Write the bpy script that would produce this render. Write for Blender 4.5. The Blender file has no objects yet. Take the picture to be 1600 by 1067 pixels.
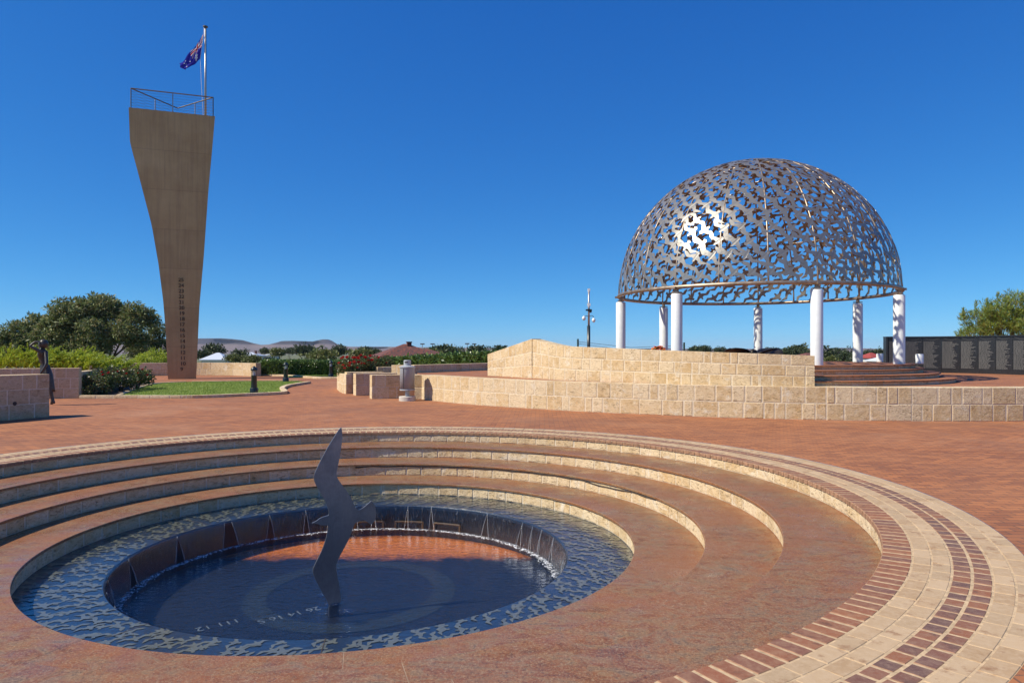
import bpy, bmesh, math, random
import numpy as np
from mathutils import Vector, Matrix
from mathutils.geometry import tessellate_polygon

S = bpy.context.scene
COL = S.collection
PI = math.pi
R = math.radians
rnd = random.Random(7)
rng = np.random.default_rng(11)

# ------------------------------------------------------------------ camera
F = 1099.7; HY = 548.2; EYE = 1.7
cam_d = bpy.data.cameras.new('camera')
cam = bpy.data.objects.new('camera', cam_d); COL.objects.link(cam)
cam.location = (0, 0, EYE); cam.rotation_euler = (R(90), 0, 0)
cam_d.sensor_width = 36; cam_d.lens = 36 * F / 1600
cam_d.shift_y = (HY - 533.5) / 1600
cam_d.clip_start = .1; cam_d.clip_end = 30000
S.camera = cam

# ------------------------------------------------------------------ sky, sun, exposure
SUN_EL = R(46); SUN_AZ = R(197)            # direction TO the sun, measured from +X
w = bpy.data.worlds.new("World"); S.world = w; w.use_nodes = True
wn = w.node_tree; wn.nodes.clear()
sky = wn.nodes.new('ShaderNodeTexSky'); sky.sky_type = 'NISHITA'; sky.sun_disc = False
sky.sun_elevation = SUN_EL; sky.sun_rotation = PI / 2 - SUN_AZ
sky.altitude = 0; sky.air_density = 0.5; sky.dust_density = 0.0; sky.ozone_density = 6.0
sp_ = wn.nodes.new('ShaderNodeSeparateColor'); cb_ = wn.nodes.new('ShaderNodeCombineColor')   # polarising-filter blue: grade the sky per channel
wn.links.new(sky.outputs[0], sp_.inputs[0])
for k_, (ga_, ki_) in enumerate(((1.27, .63), (.82, .76), (.48, .86))):
    pw_ = wn.nodes.new('ShaderNodeMath'); pw_.operation = 'POWER'; pw_.inputs[1].default_value = ga_
    m0_ = wn.nodes.new('ShaderNodeMath'); m0_.operation = 'MULTIPLY'; m0_.inputs[1].default_value = .1
    m1_ = wn.nodes.new('ShaderNodeMath'); m1_.operation = 'MULTIPLY'; m1_.inputs[1].default_value = ki_ * 10
    wn.links.new(sp_.outputs[k_], m0_.inputs[0]); wn.links.new(m0_.outputs[0], pw_.inputs[0]); wn.links.new(pw_.outputs[0], m1_.inputs[0]); wn.links.new(m1_.outputs[0], cb_.inputs[k_])
bg = wn.nodes.new('ShaderNodeBackground'); bg.inputs['Strength'].default_value = 0.10
wo = wn.nodes.new('ShaderNodeOutputWorld')
wn.links.new(cb_.outputs[0], bg.inputs[0]); wn.links.new(bg.outputs[0], wo.inputs[0])
sd = bpy.data.lights.new('sun', 'SUN'); sd.energy = 5.0; sd.angle = R(.5); sd.color = (1, .92, .77)
sun = bpy.data.objects.new('sun', sd); COL.objects.link(sun)
sdir = Vector((math.cos(SUN_AZ) * math.cos(SUN_EL), math.sin(SUN_AZ) * math.cos(SUN_EL), math.sin(SUN_EL)))
sun.rotation_euler = sdir.to_track_quat('Z', 'Y').to_euler(); sun.location = (-20, -5, 30)
S.view_settings.view_transform = 'Standard'; S.view_settings.look = 'None'
S.view_settings.exposure = 0.27; S.view_settings.gamma = 1.0
S.cycles.max_bounces = 8; S.cycles.transparent_max_bounces = 12
S.cycles.sample_clamp_indirect = 6

# ------------------------------------------------------------------ helpers
def P(x, y, z=0.0):
    Y = F * (EYE - z) / (y - HY); return Vector(((x - 800) / F * Y, Y, z))
def Q(x, Y, y):
    return Vector(((x - 800) / F * Y, Y, EYE + (HY - y) / F * Y))
def link(name, data, parent=None):
    o = bpy.data.objects.new(name, data); COL.objects.link(o)
    if parent: o.parent = parent
    return o
def tag(o, label=None, cat=None, group=None, kind=None):
    if label: o['label'] = label
    if cat: o['category'] = cat
    if group: o['group'] = group
    if kind: o['kind'] = kind
    return o
def thing(name, label, cat, loc=(0, 0, 0), group=None):
    o = link(name, None); o.location = loc; return tag(o, label, cat, group)
def wloc(o):
    v = Vector((0, 0, 0))
    while o: v = v + o.location; o = o.parent
    return v
def copy_tree(o, parent=None):
    c = o.copy(); COL.objects.link(c)
    if parent: c.parent = parent
    for ch in list(o.children): copy_tree(ch, c)
    return c

class MB:
    def __init__(s): s.v = []; s.f = []; s.m = []
    def add(s, vs, fs, mi=0):
        b = len(s.v); s.v.extend([tuple(v) for v in vs])
        for f in fs: s.f.append([b + i for i in f]); s.m.append(mi)
        return b
    def box(s, c, d, rz=0.0, mi=0, taper=1.0):
        x, y, z = d[0] / 2, d[1] / 2, d[2] / 2; cs, sn = math.cos(rz), math.sin(rz); vs = []
        for k, q in ((-1, 1.0), (1, taper)):
            for a, b in ((-1, -1), (1, -1), (1, 1), (-1, 1)):
                X, Y = a * x * q, b * y * q
                vs.append((c[0] + X * cs - Y * sn, c[1] + X * sn + Y * cs, c[2] + k * z))
        s.add(vs, [(3, 2, 1, 0), (4, 5, 6, 7), (0, 1, 5, 4), (1, 2, 6, 5), (2, 3, 7, 6), (3, 0, 4, 7)], mi)
    def tube(s, pts, rad, n=8, mi=0, closed=False):
        pts = [Vector(p) for p in pts]; L = len(pts)
        if not hasattr(rad, '__len__'): rad = [rad] * L
        vs = []; up = None
        for i, p in enumerate(pts):
            if closed: d = pts[(i + 1) % L] - pts[i - 1]
            else: d = pts[min(i + 1, L - 1)] - pts[max(i - 1, 0)]
            d.normalize()
            if up is None: up = Vector((0, 0, 1)) if abs(d.z) < .9 else Vector((1, 0, 0))
            a = d.cross(up)
            if a.length < 1e-4: a = d.orthogonal()
            a.normalize(); b = a.cross(d); up = b
            for k in range(n):
                t = 2 * PI * k / n; vs.append(p + (a * math.cos(t) + b * math.sin(t)) * rad[i])
        fs = []
        for i in range(L if closed else L - 1):
            j = (i + 1) % L
            for k in range(n):
                fs.append((i * n + k, i * n + (k + 1) % n, j * n + (k + 1) % n, j * n + k))
        if not closed:
            fs.append(list(range(n))[::-1]); fs.append([(L - 1) * n + k for k in range(n)])
        s.add(vs, fs, mi)
    def lathe(s, prof, c=(0, 0, 0), n=24, mi=0, a0=0.0, a1=2 * PI):
        full = abs(a1 - a0 - 2 * PI) < 1e-6; k = n if full else n + 1; vs = []
        for r, z in prof:
            for i in range(k):
                t = a0 + (a1 - a0) * i / n; vs.append((c[0] + r * math.cos(t), c[1] + r * math.sin(t), c[2] + z))
        fs = []
        for j in range(len(prof) - 1):
            for i in range(n):
                i2 = (i + 1) % k
                fs.append((j * k + i, j * k + i2, (j + 1) * k + i2, (j + 1) * k + i))
        s.add(vs, fs, mi)
    def prism(s, poly, z0, z1, mi=0):
        n = len(poly); vs = [(p[0], p[1], z0) for p in poly] + [(p[0], p[1], z1) for p in poly]
        fs = [[n + i for i in range(n)], list(range(n))[::-1]]
        for i in range(n): j = (i + 1) % n; fs.append((i, j, n + j, n + i))
        s.add(vs, fs, mi)
    def build(s, name, mats, parent=None, smooth=False):
        if not isinstance(mats, (list, tuple)): mats = [mats]
        me = bpy.data.meshes.new(name); v = s.v
        if parent is not None:
            o = wloc(parent); v = [(a[0] - o.x, a[1] - o.y, a[2] - o.z) for a in v]
        me.from_pydata(v, [], s.f)
        for m in mats: me.materials.append(m)
        me.polygons.foreach_set('material_index', s.m)
        if smooth: me.polygons.foreach_set('use_smooth', [True] * len(s.f))
        me.update()
        return link(name, me, parent)
def autosmooth(o, deg=35):
    me = o.data; bm = bmesh.new(); bm.from_mesh(me)
    for e in bm.edges:
        e.smooth = len(e.link_faces) == 2 and e.calc_face_angle(0) < R(deg)
    for f in bm.faces: f.smooth = True
    bm.to_mesh(me); bm.free(); return o
def text_obj(txt, size, name, m, parent, mat4, depth=.004, align='LEFT'):
    cu = bpy.data.curves.new('t', 'FONT'); cu.body = txt; cu.size = size; cu.extrude = depth; cu.align_x = align
    t = bpy.data.objects.new('t', cu); COL.objects.link(t)
    bpy.context.view_layer.update()
    me = bpy.data.meshes.new_from_object(t.evaluated_get(bpy.context.evaluated_depsgraph_get()))
    bpy.data.objects.remove(t); me.name = name
    if parent is not None: mat4 = Matrix.Translation(-wloc(parent)) @ mat4
    me.transform(mat4); me.materials.clear(); me.materials.append(m)
    return link(name, me, parent)
def resample(pts, step):
    pts = [Vector((p[0], p[1])) for p in pts]; n = len(pts); out = []
    for i in range(n - 1):                      # Catmull-Rom
        p0 = pts[max(i - 1, 0)]; p1 = pts[i]; p2 = pts[i + 1]; p3 = pts[min(i + 2, n - 1)]
        k = max(1, int((p2 - p1).length / step))
        for j in range(k):
            t = j / k
            out.append(.5 * ((2 * p1) + (p2 - p0) * t + (2 * p0 - 5 * p1 + 4 * p2 - p3) * t * t + (3 * p1 - p0 - 3 * p2 + p3) * t ** 3))
    out.append(pts[-1]); return out
class Path:
    def __init__(s, pts):
        s.p = pts; s.s = [0.0]
        for a, b in zip(pts, pts[1:]): s.s.append(s.s[-1] + (b - a).length)
        s.L = s.s[-1]
        s.n = []
        for i in range(len(pts)):
            d = (pts[min(i + 1, len(pts) - 1)] - pts[max(i - 1, 0)]).normalized(); s.n.append(Vector((d.y, -d.x)))
    def at(s, u):
        u = min(max(u, 0), s.L)
        for i in range(len(s.p) - 1):
            if u <= s.s[i + 1] or i == len(s.p) - 2:
                t = (u - s.s[i]) / max(1e-9, s.s[i + 1] - s.s[i])
                return s.p[i].lerp(s.p[i + 1], t), s.n[i].lerp(s.n[i + 1], t).normalized()

# ------------------------------------------------------------------ materials
def newmat(name):
    m = bpy.data.materials.new(name); m.use_nodes = True; nt = m.node_tree
    b = nt.nodes['Principled BSDF']; return m, nt, b
def nd(nt, t, ins=None, **at):
    n = nt.nodes.new(t)
    for k, v in at.items(): setattr(n, k, v)
    for k, v in (ins or {}).items():
        if isinstance(v, bpy.types.NodeSocket): nt.links.new(v, n.inputs[k])
        else: n.inputs[k].default_value = v
    return n
def coords(nt, kind='Object'): return nd(nt, 'ShaderNodeTexCoord').outputs[kind]
def mapping(nt, v, scale=(1, 1, 1), rot=(0, 0, 0), loc=(0, 0, 0)):
    return nd(nt, 'ShaderNodeMapping', {'Vector': v, 'Scale': scale, 'Rotation': rot, 'Location': loc}).outputs[0]
def noise(nt, v, s, d=4, rough=.55, dist=0.0, out='Fac'):
    return nd(nt, 'ShaderNodeTexNoise', {'Vector': v, 'Scale': s, 'Detail': d, 'Roughness': rough, 'Distortion': dist}).outputs[out]
def ramp(nt, fac, stops, interp='LINEAR'):
    r = nd(nt, 'ShaderNodeValToRGB', {'Fac': fac}); cr = r.color_ramp; cr.interpolation = interp
    while len(cr.elements) < len(stops): cr.elements.new(.5)
    for e, (p, c) in zip(cr.elements, stops):
        e.position = p; e.color = (c, c, c, 1) if not hasattr(c, '__len__') else (*c, 1)
    return r.outputs[0]
def mix(nt, fac, a, b, blend='MIX'):
    n = nd(nt, 'ShaderNodeMix', data_type='RGBA', blend_type=blend)
    for k, v in ((0, fac), (6, a), (7, b)):
        if isinstance(v, bpy.types.NodeSocket): nt.links.new(v, n.inputs[k])
        else: n.inputs[k].default_value = v if (k == 0) else (*v, 1) if len(v) == 3 else v
    return n.outputs[2]
def math_(nt, op, a, b=0.0):
    n = nd(nt, 'ShaderNodeMath', operation=op)
    for k, v in ((0, a), (1, b)):
        if isinstance(v, bpy.types.NodeSocket): nt.links.new(v, n.inputs[k])
        else: n.inputs[k].default_value = v
    return n.outputs[0]
def bump(nt, h, strength=.3, dist=.01, normal=None):
    ins = {'Height': h, 'Strength': strength, 'Distance': dist}
    if normal is not None: ins['Normal'] = normal
    return nd(nt, 'ShaderNodeBump', ins).outputs[0]
def island(nt): return nd(nt, 'ShaderNodeNewGeometry').outputs['Random Per Island']
def setp(nt, b, **k):
    for n, v in k.items():
        s = b.inputs[n.replace('_', ' ')]
        if isinstance(v, bpy.types.NodeSocket): nt.links.new(v, s)
        else: s.default_value = (*v, 1) if hasattr(v, '__len__') and len(v) == 3 else v
def plain(name, col, rough=.5, metal=0.0, var=.15, vscale=6.0, bmp=.0):
    m, nt, b = newmat(name); c = coords(nt); n = noise(nt, c, vscale, 5)
    lo = [x * (1 - var) for x in col]; hi = [min(1, x * (1 + var)) for x in col]
    setp(nt, b, Base_Color=ramp(nt, n, [(.3, lo), (.7, hi)]), Metallic=metal,
         Roughness=ramp(nt, n, [(.3, max(0, rough - .06)), (.7, min(1, rough + .06))]))
    if bmp: setp(nt, b, Normal=bump(nt, noise(nt, c, vscale * 6, 5), bmp, .01))
    return m

def limestone(name, a, bcol, ccol, pit=.58):
    m, nt, b = newmat(name); c = coords(nt)
    r_ = island(nt)
    t = ramp(nt, r_, [(0, a), (.3, bcol), (.6, ccol), (.8, a), (1, tuple(x * .86 for x in bcol))])
    n1 = noise(nt, c, 4.5, 6, .7); n2 = noise(nt, c, 30, 5, .75)
    n3 = noise(nt, mapping(nt, c, (1, 1, 3.4), (.6, .45, .2)), 9, 6, .75, 1.6)
    col = mix(nt, ramp(nt, n1, [(.38, 0.0), (.66, .85)]), t, ccol)
    col = mix(nt, ramp(nt, n3, [(.47, 0.0), (.62, .6)]), col, tuple(x * .66 for x in bcol))
    sm = ramp(nt, noise(nt, c, 2.6, 6, .75, .8), [(.56, 0.0), (.68, .9)])          # lime bloom and mortar smears
    col = mix(nt, sm, col, (.72, .64, .50) if a[1] > .45 else (.60, .49, .36))
    pitm = ramp(nt, n3, [(pit, 0.0), (pit + .07, 1.0)])
    pit2 = ramp(nt, n2, [(.60, 0.0), (.68, 1.0)])
    pm = math_(nt, 'MAXIMUM', math_(nt, 'MULTIPLY', pitm, .8), math_(nt, 'MULTIPLY', pit2, .6))
    pm = math_(nt, 'MULTIPLY', pm, ramp(nt, noise(nt, c, 1.7, 3), [(.42, .25), (.6, 1.0)]))
    col = mix(nt, pm, col, (.17, .105, .055))
    h = math_(nt, 'SUBTRACT', math_(nt, 'ADD', n1, math_(nt, 'MULTIPLY', n2, .45)), math_(nt, 'MULTIPLY', pm, .9))
    setp(nt, b, Base_Color=col, Roughness=.92, Normal=bump(nt, h, .7, .03)); return m
M = {}
M['stone'] = limestone('limestone_block', (.66, .50, .285), (.56, .375, .175), (.72, .58, .38))
M['stone_dark'] = limestone('darker_limestone_block', (.58, .43, .24), (.49, .34, .18), (.62, .48, .31))  # slightly darker limestone for the walls on the left
def mortar():
    m, nt, b = newmat('mortar'); c = coords(nt); n = noise(nt, c, 14, 6, .7)
    setp(nt, b, Base_Color=ramp(nt, n, [(.3, (.54, .44, .30)), (.7, (.74, .64, .48))]), Roughness=.95, Normal=bump(nt, n, .5, .015)); return m
M['mortar'] = mortar()

def brick_paving():
    m, nt, b = newmat('red_brick_paving'); c0 = coords(nt)
    wob = nd(nt, 'ShaderNodeTexNoise', {'Vector': c0, 'Scale': 1.4, 'Detail': 2}).outputs['Color']
    c = nd(nt, 'ShaderNodeVectorMath', {0: c0, 1: nd(nt, 'ShaderNodeVectorMath', {0: wob, 1: (.02, .02, 0)}, operation='MULTIPLY').outputs[0]}, operation='ADD').outputs[0]
    br = nd(nt, 'ShaderNodeTexBrick', {'Vector': mapping(nt, c, rot=(0, 0, .04)), 'Color1': (.43, .155, .05, 1), 'Color2': (.22, .072, .028, 1),
            'Mortar': (.13, .065, .038, 1), 'Scale': 1.0, 'Mortar Size': .009, 'Mortar Smooth': .3, 'Bias': -.1,
            'Brick Width': .225, 'Row Height': .112})
    n1 = noise(nt, c, .55, 5, .6); n2 = noise(nt, c, 9, 5, .7); n3 = noise(nt, c, 70, 3, .7)
    col = mix(nt, ramp(nt, n1, [(.35, 0.0), (.7, .4)]), br.outputs['Color'], (.39, .175, .078))
    col = mix(nt, ramp(nt, n2, [(.5, 0.0), (.75, .5)]), col, (.46, .175, .06))
    col = mix(nt, ramp(nt, n3, [(.62, 0.0), (.72, .4)]), col, (.45, .27, .18))
    st = noise(nt, mapping(nt, c, (1, 1.6, 1)), .30, 7, .7, .8)
    col = mix(nt, ramp(nt, st, [(.50, 0.0), (.66, .5)]), col, (.17, .075, .045))
    col = mix(nt, ramp(nt, noise(nt, c, .17, 7, .72, .5), [(.54, 0.0), (.68, .45)]), col, (.42, .22, .12))
    h = math_(nt, 'ADD', math_(nt, 'MULTIPLY', br.outputs['Fac'], -1.0), math_(nt, 'MULTIPLY', n2, .5))
    setp(nt, b, Base_Color=col, Roughness=.85, Normal=bump(nt, h, .5, .006)); return m
M['brick'] = brick_paving()

def paver(name, cols, edge, stain):
    m, nt, b = newmat(name); c = coords(nt); i = island(nt)
    base = ramp(nt, i, [(k / (len(cols) - 1), q) for k, q in enumerate(cols)])
    n = noise(nt, c, 16, 5, .7); n2 = noise(nt, c, 90, 3, .8)
    col = mix(nt, ramp(nt, n, [(.42, 0.0), (.72, .6)]), base, edge)
    col = mix(nt, ramp(nt, noise(nt, c, 6, 4, .7), [(.56, 0.0), (.68, .75)]), col, stain)
    col = mix(nt, ramp(nt, n2, [(.6, 0.0), (.75, .35)]), col, (.55, .45, .33))
    setp(nt, b, Base_Color=col, Roughness=.85, Normal=bump(nt, math_(nt, 'ADD', n, math_(nt, 'MULTIPLY', n2, .4)), .4, .004)); return m
M['soldier'] = paver('red_brick', [(.27, .095, .045), (.20, .075, .042), (.30, .115, .05), (.17, .075, .055), (.25, .10, .05)], (.36, .22, .13), (.12, .055, .035))
M['darkpaver'] = paver('dark_brick', [(.20, .08, .048), (.15, .07, .052), (.27, .10, .045), (.17, .08, .06), (.13, .066, .054), (.23, .095, .055)], (.32, .21, .14), (.10, .055, .045))
M['palepaver'] = paver('pale_paver', [(.46, .31, .17), (.39, .255, .135), (.51, .36, .21), (.43, .295, .165), (.40, .28, .16)], (.55, .41, .26), (.25, .125, .06))
M['brickedge'] = plain('dusty_brick_edge', (.30, .165, .095), .9, var=.35, vscale=16)
M['joint'] = plain('sandy_joint', (.50, .36, .21), .95, var=.3, vscale=20)

def granite():
    m, nt, b = newmat('red_granite'); c = coords(nt)
    wv = noise(nt, mapping(nt, c, (1, 1.7, 1), (0, 0, .5)), 2.3, 9, .68, 2.6)
    w2 = noise(nt, mapping(nt, c, (2.4, 1, 1), (0, 0, -.4)), 4.2, 9, .74, 2.0)
    sp = noise(nt, c, 55, 5, .9)
    col = ramp(nt, wv, [(.25, (.085, .055, .036)), (.38, (.20, .078, .034)), (.48, (.27, .12, .055)), (.56, (.28, .175, .10)), (.66, (.155, .108, .075)), (.80, (.29, .21, .135))])
    col = mix(nt, ramp(nt, w2, [(.50, 0.0), (.62, .55)]), col, (.17, .115, .08))
    col = mix(nt, ramp(nt, noise(nt, c, 1.1, 6, .65), [(.47, 0.0), (.60, .75)]), col, (.30, .115, .045))
    col = mix(nt, ramp(nt, sp, [(.52, 0.0), (.58, .75)]), col, (.42, .30, .20))
    col = mix(nt, ramp(nt, noise(nt, c, 42, 5, .9), [(.545, 0.0), (.61, .75)]), col, (.075, .052, .04))
    col = mix(nt, 1.0, col, (.90, .83, .70), 'MULTIPLY')
    setp(nt, b, Base_Color=col, Roughness=ramp(nt, noise(nt, c, 2.5, 6, .7), [(.35, .20), (.65, .62)]), Specular_IOR_Level=.4,
         Normal=bump(nt, noise(nt, c, 30, 4), .06, .004)); return m
M['granite'] = granite()
M['gap'] = plain('dark_joint', (.06, .045, .035), .9)  # plain dark brown for ring joints, drain hole, ash slot and cable
M['seam'] = plain('pale_seam', (.34, .24, .16), .9)

def wet(name, col, rough=.05, streak=False, bs=.12, coat=1.0):
    m, nt, b = newmat(name); c = coords(nt); n = noise(nt, c, 11, 4, .6)
    if streak: n = noise(nt, mapping(nt, c, (9, 9, .8)), 3, 5, .65)
    cc = mix(nt, n, tuple(x * .6 for x in col), tuple(x * 1.4 for x in col))
    nn = bump(nt, n, bs, .02)
    setp(nt, b, Base_Color=cc, Roughness=.35, Coat_Weight=coat, Coat_Roughness=rough, Coat_IOR=1.33, Coat_Normal=nn, Normal=nn); return m
M['ringstone'] = wet('wet_dark_granite', (.018, .028, .044), .05, bs=.35)
M['inlay'] = wet('wet_pale_inlay', (.115, .12, .088), .05, bs=.35)
M['weir'] = wet('wet_weir_wall', (.006, .008, .014), .12, True, .5)

def pool_floor():
    m, nt, b = newmat('pool_floor'); c = coords(nt)
    sx = nd(nt, 'ShaderNodeSeparateXYZ', {0: c}); n = noise(nt, c, 4, 6, .7)
    # orange band with a noisy edge across the far side of the floor
    a = math_(nt, 'ADD', sx.outputs['Y'], math_(nt, 'MULTIPLY', math_(nt, 'SUBTRACT', n, .5), .8))
    f = ramp(nt, math_(nt, 'MULTIPLY', a, .3), [(.40, 0.0), (.52, 1.0)])
    ora = ramp(nt, noise(nt, c, 24, 5, .75), [(.3, (.30, .065, .006)), (.55, (.80, .21, .008)), (.75, (.85, .36, .04))])
    col = mix(nt, f, (.003, .005, .011), ora)
    setp(nt, b, Base_Color=col, Roughness=.6); return m
M['floor'] = pool_floor()
M['palering'] = plain('pale_floor_ring', (.016, .021, .021), .6, var=.3, vscale=14)
M['letter'] = plain('white_lettering', (.17, .19, .20), .6, var=.04)

def schlick(nt, nn, f0, p):                         # two sided reflectance, so sunlight still enters from above
    d = nd(nt, 'ShaderNodeVectorMath', {0: nd(nt, 'ShaderNodeNewGeometry').outputs['Incoming'], 1: nn}, operation='DOT_PRODUCT').outputs['Value']
    k = math_(nt, 'POWER', math_(nt, 'SUBTRACT', 1.0, math_(nt, 'MINIMUM', math_(nt, 'ABSOLUTE', d), 1.0)), p)
    return math_(nt, 'ADD', math_(nt, 'MULTIPLY', k, 1 - f0), f0)
def water():
    m, nt, b = newmat('pool_water'); nt.nodes.remove(b); c = coords(nt)
    n = noise(nt, mapping(nt, c, (1, 1.5, 1)), 9, 3, .5); n2 = noise(nt, mapping(nt, c, (1, 2, 1), (0, 0, .3)), 26, 3, .6)
    h = math_(nt, 'ADD', n, math_(nt, 'MULTIPLY', n2, .35)); nn = bump(nt, h, .62, .04)
    fr = schlick(nt, nn, .03, 3.9)
    tr = nd(nt, 'ShaderNodeBsdfTransparent', {'Color': (.88, .92, .94, 1)}).outputs[0]
    gl = nd(nt, 'ShaderNodeBsdfGlossy', {'Color': (1, 1, 1, 1), 'Roughness': .02, 'Normal': nn}).outputs[0]
    mx = nd(nt, 'ShaderNodeMixShader', {0: fr, 1: tr, 2: gl}).outputs[0]
    nt.links.new(mx, nt.nodes['Material Output'].inputs[0]); return m
M['water'] = water()
def sheet():
    m, nt, b = newmat('falling_water_sheet'); c = coords(nt)
    n = noise(nt, mapping(nt, c, (1, 1, .06)), 45, 4, .7); n2 = noise(nt, c, 6, 3)
    h = math_(nt, 'ADD', n, math_(nt, 'MULTIPLY', n2, .6)); nn = bump(nt, h, .35, .03)
    fr = schlick(nt, nn, .06, 4.0)
    tr = nd(nt, 'ShaderNodeBsdfTransparent', {'Color': (.75, .8, .86, 1)}).outputs[0]
    gl = nd(nt, 'ShaderNodeBsdfGlossy', {'Color': (1, 1, 1, 1), 'Roughness': .08, 'Normal': nn}).outputs[0]
    df = nd(nt, 'ShaderNodeBsdfDiffuse', {'Color': (.6, .65, .72, 1)}).outputs[0]
    m1 = nd(nt, 'ShaderNodeMixShader', {0: fr, 1: tr, 2: gl}).outputs[0]
    m2 = nd(nt, 'ShaderNodeMixShader', {0: ramp(nt, n, [(.58, .0), (.76, .22)]), 1: m1, 2: df}).outputs[0]
    nt.links.new(m2, nt.nodes['Material Output'].inputs[0]); nt.nodes.remove(b); return m
M['sheet'] = sheet()
def foam():
    m, nt, b = newmat('white_foam'); c = coords(nt)
    n = noise(nt, c, 22, 5, .75); setp(nt, b, Base_Color=(.8, .83, .86), Roughness=.7, Alpha=ramp(nt, n, [(.46, 0.0), (.62, .9)])); return m
M['foam'] = foam()
def brushed():
    m, nt, b = newmat('dull_brushed_steel'); c = coords(nt)
    n = noise(nt, mapping(nt, c, (40, 40, 3), (0, .5, 0)), 3, 5, .7); n2 = noise(nt, c, 2.2, 6, .7)
    col = mix(nt, n, (.24, .25, .27), (.38, .39, .41)); col = mix(nt, ramp(nt, n2, [(.45, 0.0), (.68, .6)]), col, (.17, .14, .12))
    setp(nt, b, Base_Color=col, Metallic=.8, Roughness=ramp(nt, n2, [(.3, .28), (.7, .5)]), Normal=bump(nt, n2, .05, .02)); return m
M['steel'] = brushed()
def gullsteel():
    m, nt, b = newmat('dome_stainless'); c = coords(nt)
    n = noise(nt, c, 5, 5, .6); i = island(nt)
    col = mix(nt, ramp(nt, n, [(.5, 0.0), (.75, .35)]), mix(nt, i, (.26, .25, .222), (.345, .328, .29)), (.21, .15, .10))
    setp(nt, b, Base_Color=col, Metallic=.6, Roughness=ramp(nt, n, [(.3, .30), (.7, .42)])); return m
M['gull'] = gullsteel()
M['tube'] = plain('tea_stained_steel_tube', (.36, .28, .20), .42, .7, .3, 6)
M['white'] = plain('white_paint', (.77, .80, .78), .34, 0, .05)
M['bronze'] = plain('dark_bronze', (.05, .044, .038), .42, .25, .4, 12, .25)
M['propbronze'] = plain('weathered_propeller_bronze', (.045, .038, .032), .45, .5, .4, 5, .2)
def corten():
    m, nt, b = newmat('weathered_steel_plate'); c = coords(nt)
    n = noise(nt, c, .45, 6, .6); st = noise(nt, mapping(nt, c, (6, 6, .25)), 1.2, 5, .65); n3 = noise(nt, c, 5, 6, .7)
    gz = nd(nt, 'ShaderNodeSeparateXYZ', {0: c}).outputs['Z']
    up = ramp(nt, math_(nt, 'ADD', math_(nt, 'MULTIPLY', gz, .062), math_(nt, 'MULTIPLY', math_(nt, 'SUBTRACT', n, .5), .45)), [(.0, 0.0), (.85, 1.0)])   # plates weather greyer with height
    col = mix(nt, up, ramp(nt, n, [(.3, (.42, .26, .125)), (.7, (.54, .36, .19))]), ramp(nt, n, [(.3, (.46, .32, .14)), (.7, (.62, .47, .24))]))
    col = mix(nt, ramp(nt, st, [(.45, 0.0), (.66, .32)]), col, (.27, .185, .10))
    sz = nd(nt, 'ShaderNodeSeparateXYZ', {0: c}).outputs['Z']
    seam = nd(nt, 'ShaderNodeTexBrick', {'Vector': mapping(nt, nd(nt, 'ShaderNodeCombineXYZ', {0: nd(nt, 'ShaderNodeSeparateXYZ', {0: c}).outputs['X'], 1: sz}).outputs[0], loc=(.9, .4, 0)),
         'Color1': (.2, .2, .2, 1), 'Color2': (.8, .8, .8, 1), 'Mortar': (.5, .5, .5, 1), 'Scale': 1, 'Mortar Size': .012, 'Brick Width': 4.6, 'Row Height': 2.35, 'Mortar Smooth': .2})
    col = mix(nt, .12, col, mix(nt, .7, (.5, .5, .5), seam.outputs['Color']), 'OVERLAY')
    col = mix(nt, math_(nt, 'MULTIPLY', seam.outputs['Fac'], .35), col, (.10, .06, .04))
    col = mix(nt, ramp(nt, n3, [(.5, 0.0), (.75, .35)]), col, (.52, .38, .25))
    col = mix(nt, 1.0, col, (1.0, .95, .80), 'MULTIPLY')
    setp(nt, b, Base_Color=col, Roughness=.62, Metallic=.1, Normal=bump(nt, math_(nt, 'ADD', n3, n), .2, .02)); return m
M['corten'] = corten()
M['plate_dark'] = plain('dark_bronze_numeral', (.055, .035, .025), .6, .2)
M['rail'] = plain('grey_steel_rail', (.16, .14, .13), .45, .6)
M['polemetal'] = plain('flagpole_metal', (.42, .40, .38), .4, .6)
def cloth(name, col):
    m, nt, b = newmat(name); nt.nodes.remove(b)
    d = nd(nt, 'ShaderNodeBsdfDiffuse', {'Color': (*col, 1)}).outputs[0]; t = nd(nt, 'ShaderNodeBsdfTranslucent', {'Color': (*col, 1)}).outputs[0]
    nt.links.new(nd(nt, 'ShaderNodeMixShader', {0: .5, 1: d, 2: t}).outputs[0], nt.nodes['Material Output'].inputs[0]); return m
M['flag_blue'] = cloth('flag_blue', (.045, .04, .36)); M['flag_white'] = cloth('flag_white', (.85, .85, .85)); M['flag_red'] = cloth('flag_red', (.65, .02, .03))
M['bollard'] = plain('dark_green_black_paint', (.012, .020, .024), .35, 0, .2)
def glass():
    m, nt, b = newmat('frosted_lantern_glass'); setp(nt, b, Base_Color=(.72, .74, .74), Roughness=.25, Transmission_Weight=.35, Alpha=1.0); return m
M['glass'] = glass()
def drum():
    m, nt, b = newmat('perforated_grey_steel'); c = coords(nt, 'UV')
    v = nd(nt, 'ShaderNodeTexVoronoi', {'Vector': c, 'Scale': 1.0, 'Randomness': 0.0}).outputs['Distance']
    hole = ramp(nt, v, [(.26, 1.0), (.32, 0.0)])
    setp(nt, b, Base_Color=mix(nt, hole, (.40, .43, .46), (.10, .11, .12)), Roughness=.45, Metallic=.1, Normal=bump(nt, hole, .4, -.01)); return m
M['drum'] = drum()
M['greysteel'] = plain('light_grey_steel', (.40, .43, .45), .45, .1, .08)
M['concrete'] = plain('pale_concrete', (.55, .50, .43), .9, 0, .12, 12, .3)
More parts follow.
